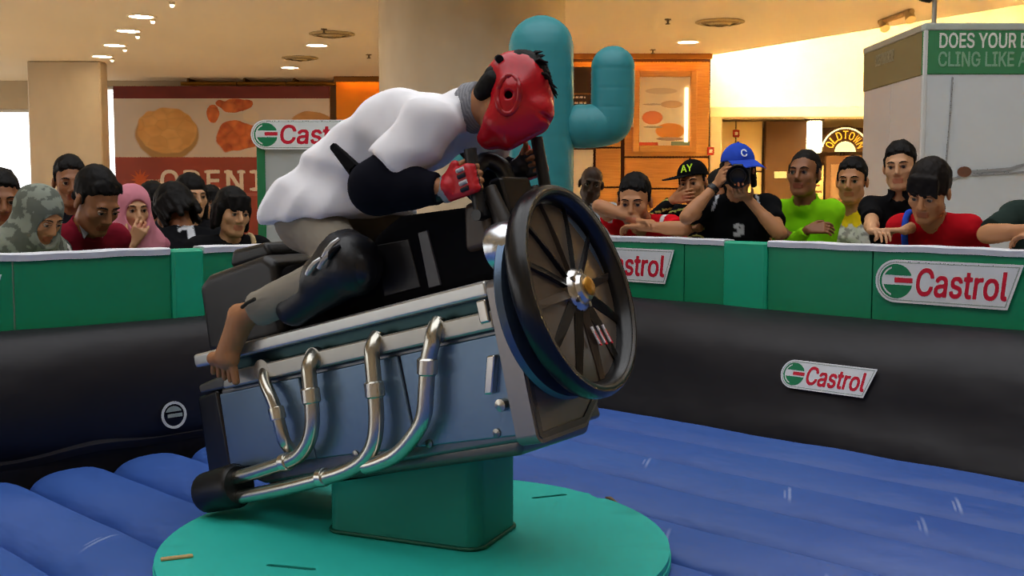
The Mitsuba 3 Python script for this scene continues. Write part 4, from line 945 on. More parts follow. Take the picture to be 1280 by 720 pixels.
def build_person(label, J, M, skin='tan', hair='short', hair_col='#0d0a09', shirt='#202020', sleeve=.5, trousers='#23252e', long_sleeve=False, collar=None,
                 shirt_fn=None, fs=.0072, head_fine=.0050, female=False, beard=0, shirt_mat='m_cloth', tail=None, glasses=False, hem=None, legs=True, name='person', sleeve_to=None, extra=None, hand_fine=True, shoes='#1c1a1a', zcut=1.10, wr_amp=.007, mouth=0, skinfn=None, fold=None):
    k = thing(name, label, 'person'); sk = lin(SKINS[skin]) if skin in SKINS else lin(skin)
    s = J['hs']; H, R = J['head'], J['R']
    P = lambda x, y, z: H + R @ (np.array([x, y, z]) * s)
    pts = [J[q] for q in J if isinstance(J[q], np.ndarray) and J[q].shape == (3,)]
    lo, hi = bounds(pts, .16); 
    hz = [(H[2] - .15 * s, H[2] + .16 * s)]; hx = [(H[0] - .11 * s, H[0] + .11 * s)]; hy = [(H[1] - .13 * s, H[1] + .13 * s)]
    wz = hz + ([(J[w_][2] - .14, J[w_][2] + .14) for w_ in ('wrL', 'wrR') if J[w_][2] > zcut] if hand_fine else [])
    wx = hx + ([(J[w_][0] - .14, J[w_][0] + .14) for w_ in ('wrL', 'wrR') if J[w_][2] > zcut] if hand_fine else [])
    wy = hy + ([(J[w_][1] - .14, J[w_][1] + .14) for w_ in ('wrL', 'wrR') if J[w_][2] > zcut] if hand_fine else [])
    for p_ in J.get('fine', []): wz = wz + [(p_[2] - .09, p_[2] + .09)]; wx = wx + [(p_[0] - .09, p_[0] + .09)]; wy = wy + [(p_[1] - .06, p_[1] + .06)]
    def za(fine, zones, lo2, hi2):
        if lo2 < zcut - .05 and J.get('coarse_legs', True):
            return np.r_[axis(lo2, zcut - .03, .030, .030, []), axis(zcut, hi2, fs * 1.6, fine, zones)].astype(np.float32)
        return axis(lo2, hi2, fs * 1.6, fine, zones)
    hf = head_fine
    F = Field(axis(lo[0], hi[0], fs * 1.6, hf, wx), axis(lo[1], hi[1], fs * 1.6, hf, wy), za(hf, wz, lo[2], hi[2]))
    torso_prims(F, J, -.006)
    hl, hr = J['hipL'], J['hipR']
    if legs:
        for h_, kn, an, to in ((hl, J['knL'], J['anL'], J['toL']), (hr, J['knR'], J['anR'], J['toR'])):
            F.cap(h_, kn, .082, .054, .03); F.cap(kn, an, .054, .036, .02); F.cap(an, to, .036, .028, .02)
    b = J['build'] ** .5
    for sh, el, wr, hd, hn, sd, cu in ((J['shL'], J['elL'], J['wrL'], J['hdL'], J['hnL'], J.get('sdL', 1), J.get('cuL', .5)), (J['shR'], J['elR'], J['wrR'], J['hdR'], J['hnR'], J.get('sdR', -1), J.get('cuR', .5))):
        F.cap(sh, el, .047 * b, .038 * b, .02); F.cap(el, wr, .039 * b, .026 * b, .015); F.cap(el + (wr - el) * .15, el + (wr - el) * .4, .042 * b, .036 * b, .02)
        hand_sdf(F, wr, hd, hn, sd, cu)
    F.cap(J['neck'] - R[:, 2] * .02, P(0, .012, -.04), .058 * s * (.88 if female else 1), .052 * s * (.88 if female else 1), .025)
    head_sdf(F, H, R, s, female)
    if extra: extra('skin', F, P)
    def skincol(V, n, c):
        q = (V - H) @ R / s
        c = c * (1 + .07 * (meshkit.fbm(V * 22, 2) - .5))[:, None]
        lip = (np.abs(q[:, 0]) < .027) & (np.abs(q[:, 2] + .0665) < .0135) & (q[:, 1] < -.078)
        c[lip] = c[lip] * [.86, .58, .58] if not mouth else [.75, .7, .66]
        if beard:
            w_ = np.clip((-.045 - q[:, 2]) / .02, 0, 1) * np.clip((-.02 - q[:, 1]) / .02, 0, 1) * (~lip) * (q[:, 2] > -.114) * (q[:, 1] > -.112) * (np.abs(q[:, 0]) < .075)
            c = c * (1 - beard * w_[:, None]) + np.array([.02, .015, .012]) * (beard * w_)[:, None]
        if skinfn: c = skinfn(V, c)
        return c
    finish('body', F, 'm_skin', sk, k, M, colfn=skincol)
    # eyes and brows
    if not J.get('noeyes'):
        for g in (-1, 1):
            e = trimesh.creation.icosphere(2, .0118 * s); c = P(g * .0315, -.0815, .004); d = R[:, 1] * -1
            vv = e.vertices.view(np.ndarray); al_ = vv @ d / (.0118 * s)
            co = np.where(al_[:, None] > .72, lin('#1c120d'), lin('#a89c92')); e.apply_translation(c)
            add('eye', moved(e, M), 'm_gloss', co, k, smooth=True)
            lid = tube([P(g * .014, -.0915, .009), P(g * .024, -.0955, .0135), P(g * .036, -.0945, .0135), P(g * .047, -.087, .008)], .0032 * s, 6)
            add('eyelid', moved(lid, M), 'm_skin', sk * .62, k, smooth=True)
            bw = tube([P(g * .012, -.0925, .024), P(g * .026, -.094, .030), P(g * .040, -.0895, .030), P(g * .053, -.076, .022)], np.array([.0022, .0036, .0030, .0012]) * s * (.75 if female else 1), 6)
            add('eyebrow', moved(bw, M), 'm_hair', hair_col if hair not in ('hijab',) else '#15100d', k, smooth=True)
    # hair
    hb = (H - .26, H + .26)
    fr2 = .005
    if hair in ('short', 'fringe', 'bowl', 'crop', 'long', 'bob', 'capped'):
        G = Field(axis(H[0] - .2, H[0] + .2, fr2, fr2, []), axis(H[1] - .2, H[1] + .2, fr2, fr2, []), axis(H[2] - .36, H[2] + .2, fr2, fr2, []))
        dr_, sy, sz = dict(short=(.004, .013, .022), crop=(.0015, .010, .014), fringe=(.011, .004, .016), bowl=(.009, .006, .014), long=(.009, .008, .014), bob=(.010, .006, .014), capped=(.003, .012, .010))[hair]
        G.ell(R, P(0, .018 + sy, .032 + sz), (np.array([.075, .096, .086]) + dr_) * s, .004)
        for g in (-1, 1): G.cap(P(g * .0735, -.004, .045), P(g * .0745, -.014, .005), .010 * s, .005 * s, .012)          # sideburns
        G.cap(P(-.03, .085, -.02), P(.03, .085, -.02), .024 * s, None, .02)
        if hair in ('fringe', 'bowl', 'bob'):
            for i in range(9):
                x_ = -.058 + .0145 * i; G.cap(P(x_ * .8, -.062, .085), P(x_, -.090 + .3 * abs(x_) ** 1.2, .036 - .010 * ((i * 7) % 3)), .017 * s, .008 * s, .010)
        if hair == 'short':
            for i in range(8): x_ = -.056 + .016 * i; G.cap(P(x_ * .9, -.030, .112 - abs(x_) * .3), P(x_ * 1.02, -.068 + .25 * abs(x_), .088 - .3 * abs(x_) + .005 * (i % 2)), .013 * s, .005 * s, .010)
        if hair in ('long', 'bob'):
            L = -.22 if hair == 'long' else -.085
            for i in range(11):
                a = math.radians(-20 + 22 * i); x_, y_ = .082 * math.cos(a), .02 + .09 * math.sin(a)
                G.cap(P(x_ * .95, y_, .03), P(x_ * 1.06, y_ * 1.08 + .01, L + .02 * (i % 3)), .024 * s, .016 * s, .018)
        if tail: tail(G, P)
        finish('hair', G, 'm_hair', hair_col, k, M, amp=.0055, nf=42, seed=len(KEYS))
    if hair == 'hijab':
        G = Field(axis(H[0] - .3, H[0] + .3, .007, .007, []), axis(H[1] - .3, H[1] + .3, .007, .007, []), axis(H[2] - .42, H[2] + .2, .007, .007, []))
        G.ell(R, P(0, .022, .026), np.array([.098, .118, .112]) * s, .02); G.ell(R, P(0, -.012, -.06), np.array([.086, .092, .10]) * s, .04)
        G.cap(P(0, .0, -.10), J['neck'] - np.array([0, 0, .02]), .085, .13, .06); G.cap(J['shL'] * .8 + J['neck'] * .2, J['shR'] * .8 + J['neck'] * .2, .075, None, .07)
        G.cap(J['neck'], J['chest'] - J['TR'][:, 1] * .06, .11, .12, .07)
        G.ell(R, P(0, -.10, -.018), np.array([.062, .075, .078]) * s, .012, sub=True)
        finish('hijab', G, 'm_cloth', hair_col, k, M, amp=.006, nf=14, seed=3, colfn=tail if callable(tail) else None)
    # shirt
    pts2 = [J[q] for q in ('pelvis', 'waist', 'chest', 'neck', 'shL', 'shR', 'elL', 'elR')] + ([J['wrL'], J['wrR']] if long_sleeve else [])
    lo2, hi2 = bounds(pts2, .19)
    G = Field(axis(lo2[0], hi2[0], fs * 1.35, fs, []), axis(lo2[1], hi2[1], fs * 1.35, fs, []), za(fs * 1.35, [], lo2[2], hi2[2]))
    torso_prims(G, J, .010)
    if hem is None: G.cap(J['pelvis'], J['pelvis'] - np.array([0, 0, .06]), .14 * J['build'], .15 * J['build'], .05, sq=(J['TR'][:, 1], .8))
    else: hem(G)
    for sh, el, wr, sv in ((J['shL'], J['elL'], J['wrL'], J.get('svL', sleeve)), (J['shR'], J['elR'], J['wrR'], J.get('svR', sleeve))):
        if long_sleeve:
            d = unit(wr - el); e2 = el + (wr - el) * .93
            G.cap(sh, el, .062 * b, .052 * b, .03); G.cap(el, wr, .052 * b, .038 * b, .03, clip=[(e2, d)])
        else:
            d = unit(el - sh); e2 = sh + (el - sh) * sv
            G.cap(sh, el, .063 * b, .060 * b, .03, clip=[(e2, d)])
    if collar:
        nd = unit(P(0, .01, -.05) - J['neck']); G.cap(J['neck'] - nd * .02, J['neck'] + nd * .045, .070 * s, .066 * s, .015, clip=[(J['neck'] + nd * .04, nd)])
    nd = unit(P(0, .01, -.05) - J['neck']) * .9 - J['TR'][:, 1] * .45; nd = unit(nd)
    lo_p = J['neck'] + nd * (.045 if collar else .022)
    G.cap(lo_p - nd * .02, lo_p + nd * .25, .058 * s, .066 * s, .006, sub=True)
    if extra: extra('shirt', G, P)
    if fold is None: fold = (.007, 1.0, [(np.array([[9, 4, 9], [-5, 6, 14], [0, 9, 3]]), .6), (np.array([[12, 0, -14], [6, 8, 8], [3, -9, 5]]), .5)])
    sh_k = finish('shirt', G, shirt_mat, shirt, k, M, amp=wr_amp, nf=11, seed=len(KEYS) % 17, colfn=shirt_fn, fold=fold)
    if collar and isinstance(collar, str):
        nd2 = unit(P(0, .01, -.05) - J['neck'])
        for g in (-1, 1):
            c0 = J['neck'] + nd2 * .03 - J['TR'][:, 1] * .062 + J['TR'][:, 0] * g * .018
            m = trimesh.convex.convex_hull(np.array([c0 + J['TR'] @ np.array(v) for v in ((0, 0, .012), (g * .045, .03, .02), (g * .03, -.012, -.045), (0, -.004, -.01), (0, .008, .012), (g * .045, .038, .02), (g * .03, -.004, -.045))]))
            add('collar_flap', moved(m, M), 'm_cloth', collar, sh_k)
    # trousers and shoes
    if legs:
        pts3 = [J[q] for q in ('pelvis', 'hipL', 'hipR', 'knL', 'knR', 'anL', 'anR')]; lo3, hi3 = bounds(pts3, .13); g3 = J.get('legres', .017)
        G = Field(axis(lo3[0], hi3[0], g3, g3, []), axis(lo3[1], hi3[1], g3, g3, []), axis(lo3[2], hi3[2], g3 * 1.2, g3 * 1.2, []))
        G.cap(J['pelvis'] - J['TR'][:, 0] * .07, J['pelvis'] + J['TR'][:, 0] * .07, .112 * J['build'], None, .05)
        for h_, kn, an in ((hl, J['knL'], J['anL']), (hr, J['knR'], J['anR'])):
            G.cap(h_, kn, .095 * J['build'] ** .5, .068, .04); G.cap(kn, an, .068, .058, .03, clip=[(an + unit(kn - an) * J.get('cuff', .03), unit(an - kn))])
        if extra: extra('trousers', G, P)
        finish('trousers', G, 'm_cloth', trousers, k, M, amp=.006, nf=9, seed=5)
        if shoes:
            for an, to in ((J['anL'], J['toL']), (J['anR'], J['toR'])):
                m = m3.Manifold.batch_hull([m3.Manifold.sphere(r_, 12).translate(tuple(c)) for c, r_ in ((an - [0, -.03, .03], .04), (an + [0, 0, .01], .042), (to, .034), (to + [0, -.03, -.005], .026))])
                q = m.to_mesh(); mm_ = tm(q.vert_properties[:, :3], q.tri_verts); mm_.vertices[:, 2] = np.maximum(mm_.vertices[:, 2], .004); add('shoe', moved(mm_, M), 'm_gloss', shoes, k, smooth=40)
    return k

def stand(h=1.68, build=1.0, lean=0.0, sway=0.0, twist=0.0, yaw=0.0, pitch=0.0, roll=0.0, hs=1.03, L=None, R=None, crouch=0.0, hunch=0.0):
    """joints of someone standing with the feet at the origin and facing -y; lean: forwards in degrees; L, R: (wrist target, elbow pole, hand direction, palm normal)"""
    J = {'build': build, 'hs': hs * h / 1.68}; q = h / 1.68
    a = math.radians(lean); B = rotz(math.radians(twist)) @ roty(math.radians(sway)) @ rotx(a)
    J['TR'] = B
    pel = np.array([0, .02 + .10 * math.sin(a), .93 * q - crouch]); up = B[:, 2]
    up0 = rotz(math.radians(twist)) @ rotx(a * .5)[:, 2]
    J['pelvis'] = pel; J['waist'] = pel + up0 * .15 * q; J['chest'] = J['waist'] + up * .19 * q; J['neck'] = J['chest'] + rotz(math.radians(twist)) @ rotx(a + math.radians(hunch))[:, 2] * .19 * q
    for g, n in ((1, 'L'), (-1, 'R')):
        J['hip' + n] = pel + np.array([.085 * g, 0, -.03]); J['an' + n] = np.array([.10 * g, .03, .085]); J['to' + n] = np.array([.12 * g, -.12, .035])
        kn, _ = ik(J['hip' + n], J['an' + n], .43 * q, .415 * q, [0, -1, 0]); J['kn' + n] = kn
        J['sh' + n] = J['chest'] + (J['neck'] - J['chest']) * .70 + B[:, 0] * .172 * g * build ** .7 * q + B[:, 1] * .005 - B[:, 1] * hunch * .001
    HR = rotz(math.radians(yaw)) @ rotx(math.radians(pitch)) @ roty(math.radians(roll)); J['R'] = HR
    J['head'] = J['neck'] + (unit(J['neck'] - J['chest']) * .075 + HR[:, 2] * .085 - HR[:, 1] * .020) * q
    for n, g, spec in (('L', 1, L), ('R', -1, R)):
        sh = J['sh' + n]
        if spec is None: spec = (sh + rotz(math.radians(twist)) @ np.array([.06 * g, .10, -.50]), [g * .5, 1, 0], [0, -.2, -1], [-g, 0, 0])
        t, pole, hd, hn = spec; el, wr = ik(sh, t, .285 * q, .255 * q, pole)
        J['el' + n], J['wr' + n], J['hd' + n], J['hn' + n] = el, wr, np.array(hd, float), np.array(hn, float)
        # thumb side: for a left hand with palm down pointing forwards (-y) the thumb is on its right
        J['sd' + n] = -1 if n == 'L' else 1
    return J
def place(s, o, W, face):
    """spectator's frame: feet at s along and o beyond the fence; face: degrees about z (0 = looking at the camera side, -y)"""
    p = W(s, o, 0); M = np.eye(4); M[:3, :3] = rotz(math.radians(face)); M[:3, 3] = p; return M
# ------------------------------------------------------------------ the rider, in ride coordinates
def rider():
    J = {'build': 1.06, 'hs': 1.0, 'coarse_legs': False, 'cuff': .055, 'legres': .009, 'noeyes': False}
    L_ = loc
    J['pelvis'], J['waist'], J['chest'], J['neck'] = L_(-.235, 0, .605), L_(-.125, 0, .683), L_(.13, 0, .735), L_(.37, 0, .738)
    up = unit(L_(.97, 0, .16)); bk = unit(L_(-.16, 0, .97)); J['TR'] = np.stack([np.array([0, 1.0, 0]), bk, up], 1)
    J['head'] = L_(.532, 0, .722); u_, b_ = np.array([.905, 0, .425]), np.array([-.425, 0, .905]); J['R'] = MR[:3, :3].T @ np.stack([np.array([0, 1.0, 0]), b_, u_], 1)
    for n, g in (('R', 1), ('L', -1)):
        J['hip' + n] = L_(-.275, .095 * g, .565); J['kn' + n] = L_(-.01, .215 * g, .350); J['an' + n] = L_(-.480, .250 * g, .285); J['to' + n] = L_(-.565, .277 * g, .17)
    J['shR'], J['elR'], J['wrR'] = L_(.335, .165, .685), L_(.185, .262, .545), L_(.375, .190, .490)
    J['shL'], J['elL'], J['wrL'] = L_(.335, -.165, .690), L_(.185, -.275, .575), L_(.388, -.180, .548)
    J['hdR'], J['hdL'] = L_(.99, -.03, .10), L_(.99, .03, .08); J['hnR'], J['hnL'] = L_(.05, -1, -.05), L_(.05, 1, -.05)
    J['sdR'], J['sdL'] = 1, -1; J['cuR'] = J['cuL'] = 1.15
    J['fine'] = [L_(-.60, .28, .11)]
    def extra(what, F, P):
        if what == 'skin':
            for g in (1, -1):
                an = J['anR' if g > 0 else 'anL']
                F.cap(an + L_(-.035, 0, .012), an + L_(-.045, .0, -.02), .032, .030, .02)
                F.cap(an + L_(-.02, .012 * g, -.01), L_(-.580, .282 * g, .165), .036, .034, .02)
                F.cap(L_(-.553, .280 * g, .155), L_(-.636, .280 * g, .172), .027, .023, .015)
                for i in range(5):
                    f0 = -.548 - .0225 * i; r = .0130 if i == 0 else .0092
                    base = L_(f0, .280 * g, .150 + .004 * i); tip = L_(f0 - .006 - .003 * i, .276 * g, .082 + .0075 * i * (1 + .12 * i))
                    F.cap(base, tip, .0140 if i == 0 else .0108, r, .003)
            F.cap(J['elR'], J['wrR'], .036, .026, .01)
        if what == 'shirt':
            F.cap(J['pelvis'] + L_(.02, 0, .01), J['waist'] + L_(.0, 0, -.03), .125, .130, .05); F.cap(J['waist'] + L_(.0, .04, -.02), J['chest'] + L_(.03, .04, -.03), .120, .115, .05)
            F.cap(J['pelvis'] + L_(.0, .075, -.02), J['waist'] + L_(.08, .06, -.09), .085, .06, .05); F.cap(J['pelvis'] + L_(.0, -.075, -.02), J['waist'] + L_(.08, -.06, -.09), .085, .06, .05)
            F.cap(J['pelvis'] + L_(-.015, .05, -.05), J['pelvis'] + L_(.10, .05, -.05), .118, .10, .05); F.cap(J['pelvis'] + L_(-.015, -.05, -.05), J['pelvis'] + L_(.10, -.05, -.05), .118, .10, .05); F.cap(J['shR'], J['shR'] + (J['elR'] - J['shR']) * .8, .075, .084, .03, clip=[(J['shR'] + (J['elR'] - J['shR']) * .72, unit(J['elR'] - J['shR']))]); F.cap(J['pelvis'] + L_(.0, -.09, -.02), J['pelvis'] + L_(.0, .09, -.02), .112, None, .04)
            for h_, g in ((J['hipR'], 1), (J['hipL'], -1)): F.cap(h_ + L_(-.03, .02 * g, .02), h_ + L_(.14, .04 * g, -.01), .118, .098, .04)
            F.cap(L_(-.225, .30, .535), L_(-.245, .24, .63), .030, .004, .008, sub=True); n = unit(L_(-.16, 0, -1)); F.cut(L_(-.5, 0, .585), n)
        if what == 'trousers':
            for g in (1, -1):
                F.cap(L_(-.305, .065 * g, .555), J['hipR' if g > 0 else 'hipL'], .108, .10, .05)
    k = build_person('person in a white shirt and red headguard crouching on the tilted ride', J, MR, skin='mid', hair='crop', shirt='#e2e2e6', sleeve=.68, trousers='#8b8477',
                     fs=.0070, head_fine=.0048, shoes=None, extra=extra, zcut=-9, hem=lambda G: None, collar=True, wr_amp=.006, fold=(.014, 1.0, [(np.array([[6, 2, 12], [-2, 4, 4], [0, 10, 2]]), .7), (np.array([[13, 3, -9], [3, 4, 5], [2, -10, 3]]), .6)]))
    labels[k + '__shirt'] = {'label': 'white short sleeved shirt'}; labels[k + '__trousers'] = {'label': 'grey beige trousers'}
    H, R, s = J['head'], J['R'], J['hs']; P = lambda x, y, z: H + R @ (np.array([x, y, z]) * s)
    # grey striped collar
    nd = unit(H - J['neck'])
    G = Field(*[axis(a - .14, a + .14, .005, .005, []) for a in J['neck']])
    G.cap(J['neck'] - nd * .03, J['neck'] + nd * .10, .080, .070, .01, clip=[(J['neck'] + nd * .072, unit(nd + bk * .25)), (J['neck'] + nd * .005, unit(-nd))])
    G.cap(J['neck'] - nd * .1, J['neck'] + nd * .2, .058, .060, .003, sub=True)
    finish('collar', G, 'm_cloth', '#85868c', k, MR, colfn=lambda V, n, c: c * (.75 + .4 * ((V @ nd * 110) % 1 > .5))[:, None])
    G = Field(*[axis(a - .16, a + .16, .005, .005, []) for a in P(0, .08, -.05)]); G.cap(P(-.035, .060, -.030), P(.035, .060, -.030), .038, None, .01); G.cap(P(-.03, .050, -.070), P(.03, .050, -.070), .026, None, .03)
    finish('nape_hair', G, 'm_hair', '#0c0a0a', k, MR, amp=.004, nf=45)
    # headguard
    def shell(off, G, kk=.02):
        o3 = np.array([off] * 3)
        G.ell(R, P(0, .018, .030), (np.array([.078, .098, .088]) + o3) * s, kk)
        for g in (-1, 1):
            G.cap(P(g * .068, .010, .01), P(g * .060, -.045, -.066), .038 * s + off * .6, .036 * s + off * .6, .03); G.cap(P(g * .056, -.088, .035), P(g * .050, -.094, -.060), .034 * s + off * .4, .034 * s + off * .4, .03); G.cap(P(g * .064, -.050, .03), P(g * .060, -.060, -.05), .032 * s + off * .5, .032 * s + off * .5, .03)
            G.cap(P(g * .056, -.058, -.072), P(g * .03, -.075, -.10), .028 * s + off * .4, .026 * s + off * .3, .02)
        G.cap(P(-.03, -.068, -.108), P(.03, -.068, -.108), .030 * s + off * .3, None, .03)
        G.cap(P(-.050, -.074, .062), P(.050, -.074, .062), .022 * s + off * .5, None, .04)
    hk = key_for(k + '__headguard')
    G = Field(*[axis(a - .24, a + .24, .005, .005, []) for a in H]); shell(.013, G)
    G.ell(R, P(0, -.150, -.010), np.array([.036, .100, .060]) * s, .012, sub=True)                 # the face
    G.cap(P(0, .05, .16), P(0, .0, .10), .055, .040, .01, sub=True)                             # open crown
    G.cap(P(-.2, .10, -.10), P(.2, .10, -.10), .045, None, .015, sub=True)                       # neck
    G.cap(P(0, .0, -.03), P(0, .0, -.2), .058, .075, .01, sub=True)
    for g in (-1, 1):
        G.cap(P(g * .086, .006, -.008), P(g * .15, .006, -.008), .011, .014, .006, sub=True)
    for g in (-1, 1):
        G.cap(P(g * .11, -.075, .05), P(g * .05, -.12, .075), .006, None, .008, sub=True)
        G.cap(P(g * .108, .03, .055), P(g * .112, -.04, .06), .005, None, .008, sub=True)
    def surf(y, z, g):
        for x in np.arange(.17, .05, -.002):
            p = P(g * x, y, z); i = [min(max(int(np.searchsorted(ax_, c)), 0), len(ax_) - 1) for ax_, c in zip(G.a, p)]
            if G.D[tuple(i)] < 0: return x
        return .08
    rings = {g: [P(g * (surf(.006 + .048 * math.cos(t) + .012 * math.sin(t), -.008 + .038 * math.sin(t) + .010 * math.cos(t), g) - .002), .006 + .048 * math.cos(t) + .012 * math.sin(t), -.008 + .038 * math.sin(t) + .010 * math.cos(t)) for t in np.linspace(0, 2 * np.pi, 37)[:-1]] for g in (-1, 1)}
    finish('headguard', G, 'm_gloss', '#b00a1c', k, MR, colfn=None, label='red padded headguard')
    for g in (-1, 1):
        add('ear_ring', moved(tube(rings[g], .0085, 10, closed=True), MR), 'm_gloss', '#a00a19', hk, smooth=True)
        xh = surf(.006, -.008, g) if False else .092
        add('ear_hole', moved(tube([P(g * (xh - .014), .006, -.008), P(g * xh, .006, -.008)], [.016, .015], 16), MR), 'm_cloth', '#1a0507', hk)
    add('back_strap', moved(tube([P(x, .119 - 2.4 * x * x, .012 + .02 * abs(x)) for x in np.linspace(-.06, .06, 13)], .012, 8), MR), 'm_cloth', '#17161a', hk, smooth=40, label='black strap')
    for j in range(3): add('badge', moved(tube([P(.042 + .016 * j, .098 - .010 * j, .086 - .004 * j), P(.046 + .016 * j, .080 - .010 * j, .098 - .004 * j)], .006, 6), MR), 'm_gloss', ['#d8d4d0', '#17161a', '#c9c2bc'][j], hk)
    # tuft of hair through the open crown
    tufts = []
    r2 = np.random.default_rng(3)
    for i in range(60):
        a, q = r2.uniform(0, 6.283), r2.uniform(0, .045) ** .9; b0 = P(q * math.cos(a), .035 + q * math.sin(a), .105); d = R @ unit([.7 * math.cos(a), -.35 + .7 * math.sin(a), .8])
        tufts.append(tube([b0, b0 + d * .018, b0 + d * r2.uniform(.028, .044) + R @ np.array([0, -.012, -.004])], [.006, .005, .0015], 5))
    add('hair_tuft', moved(cat(*tufts), MR), 'm_hair', '#0c0a0a', k, smooth=True)
    # elbow guards, gloves, knee guards
    for n, g in (('R', 1), ('L', -1)):
        sh, el, wr = J['sh' + n], J['el' + n], J['wr' + n]; ue, uf = unit(el - sh), unit(wr - el)
        G = Field(*[axis(a - .28, a + .28, .0065, .0065, []) for a in el])
        G.cap(el - ue * .085, el - ue * .0, .066, .080, .02, clip=[(el - ue * .075, -ue)]); G.cap(el, el + uf * .10, .080, .066, .02); G.cap(el + uf * .08, el + uf * .19, .058, .045, .02, clip=[(el + uf * .185, uf)])
        o_ = unit(-uf + ue); o_ = unit(o_ - uf * (o_ @ uf)); G.ell(np.stack([np.cross(o_, uf), o_, uf], 1), el + o_ * .030, np.array([.062, .045, .070]), .02)
        ek = finish('elbow_guard', G, 'm_cloth', '#10111a', k, MR, amp=.007, seed=g + 4, label='bulky black elbow guard')
        add('strap', moved(tube([el + L_(-.045, .03 * g, .06), el + L_(-.085, .03 * g, .115), el + L_(-.115, .025 * g, .150)], [.022, .016, .012], 6), MR), 'm_cloth', '#0a0a0c', ek)
        d, nn = J['hd' + n], unit(J['hn' + n] - J['hd' + n] * (J['hn' + n] @ J['hd' + n])); x = np.cross(d, nn) * J['sd' + n]
        G = Field(*[axis(a - .15, a + .19, .0042, .0042, []) for a in wr])
        for t in (-.031, -.010, .010, .029):
            G.cap(wr - d * .004 + x * t * .8, wr + d * .088 + x * t, .0165, .0155, .012, sq=(nn, .92))
            p = wr + d * .088 + x * t; a = .9 * 1.15; v = d * math.cos(a) + nn * math.sin(a); G.cap(p, p + v * .022, .0130, .0125, .004, clip=[(p + v * .026, v)])
        G.cap(wr + d * .022 + x * .028, wr + d * .05 + x * .055, .0155, .0128, .008)
        G.cap(wr - d * .055, wr + d * .012, .034, .031, .01, clip=[(wr - d * .05, -d)])
        wq = wr.copy()
        def gcol(V, nrm_, c, wq=wq, d=d, nn=nn):
            t = (V - wq) @ d; c = c.copy(); c[t < -.012] = lin('#141417'); c[(t < .006) & (t > -.012)] = lin('#8f9094'); c[((V - wq) @ nn) > .012] = lin('#141417'); return c
        gk = finish('glove', G, 'm_vinyl', '#b5121f', k, MR, colfn=gcol, label='red and black fingerless glove')
        for i, t in enumerate((-.029, -.010, .010, .028)):
            m = tube([wr + d * .062 + x * t - nn * .0165, wr + d * .088 + x * t - nn * .0165], [.0065, .0065], 8); add('knuckle_pad', moved(m, MR), 'm_gloss', '#1b1b1e' if i % 2 == 0 else '#b9babd', gk, smooth=40)
        zp = [J['an' + n] + L_(.06, .062 * g, .02), J['an' + n] + L_(.09, .066 * g, .028), J['an' + n] + L_(.13, .066 * g, .034)]; add('zip', moved(tube(zp, .006, 6), MR), 'm_cloth', '#38352f', k + '__trousers', label='dark open zip at the cuff') if g > 0 else None
        hp, kn, an = J['hip' + n], J['kn' + n], J['an' + n]; ut, us = unit(kn - hp), unit(an - kn)
        G = Field(*[axis(a - .34, a + .27, .0065, .0065, []) for a in kn])
        G.cap(kn - ut * .095, kn, .082, .086, .02, clip=[(kn - ut * .09, -ut)]); G.cap(kn, kn + us * .11, .086, .078, .03); G.cap(kn + us * .10 + L_(0, 0, -.02), kn + us * .26 + L_(0, 0, -.045), .070, .060, .03)
        out = unit(L_(.75, .35 * g, .05)); G.ell(np.stack([unit(np.cross([0, 0, 1.0], out)), out, np.cross(out, unit(np.cross([0, 0, 1.0], out)))], 1), kn + out * .03, np.array([.075, .06, .085]), .02)
        G.cap(kn + us * .13 + L_(.0, 0, .10), kn + us * .33 + L_(.0, 0, .10), .05, None, .01, sub=True)
        kk = finish('knee_guard', G, 'm_vinyl', '#0b0c12', k, MR, amp=.005, seed=g + 9, label='bulky black knee guard')
        G = Field(*[axis(a - .2, a + .2, .006, .006, []) for a in kn + out * .05]); G.ell(np.stack([unit(np.cross([0, 0, 1.0], out)), out, np.cross(out, unit(np.cross([0, 0, 1.0], out)))], 1), kn + out * .048 + L_(0, 0, -.01), np.array([.058, .05, .072]), .01)
        add('cap', moved(G.mesh(), MR), 'm_gloss', '#15161c', kk, smooth=True)
        side_ = unit(L_(.30, 1.0 * g, .35))
        for c, w_, col in ((kn - ut * .045 + side_ * .100, .040, '#c3c4c8'), (kn - ut * .015 + side_ * .106, .028, '#1d1e24'), (kn + us * .035 + side_ * .106, .045, '#aeb0b6'), (kn + us * .10 + side_ * .096, .035, '#c9cacd')):
            t_ = unit(np.cross(side_, ut)); add('buckle', moved(tube([c - t_ * w_ * .9 - side_ * .006, c - t_ * w_ * .3 + side_ * .002, c + t_ * w_ * .3 + side_ * .002, c + t_ * w_ * .9 - side_ * .006], [.007, .009, .009, .007], 8), MR), 'm_satin', col, kk, smooth=40)
    return k
rider()

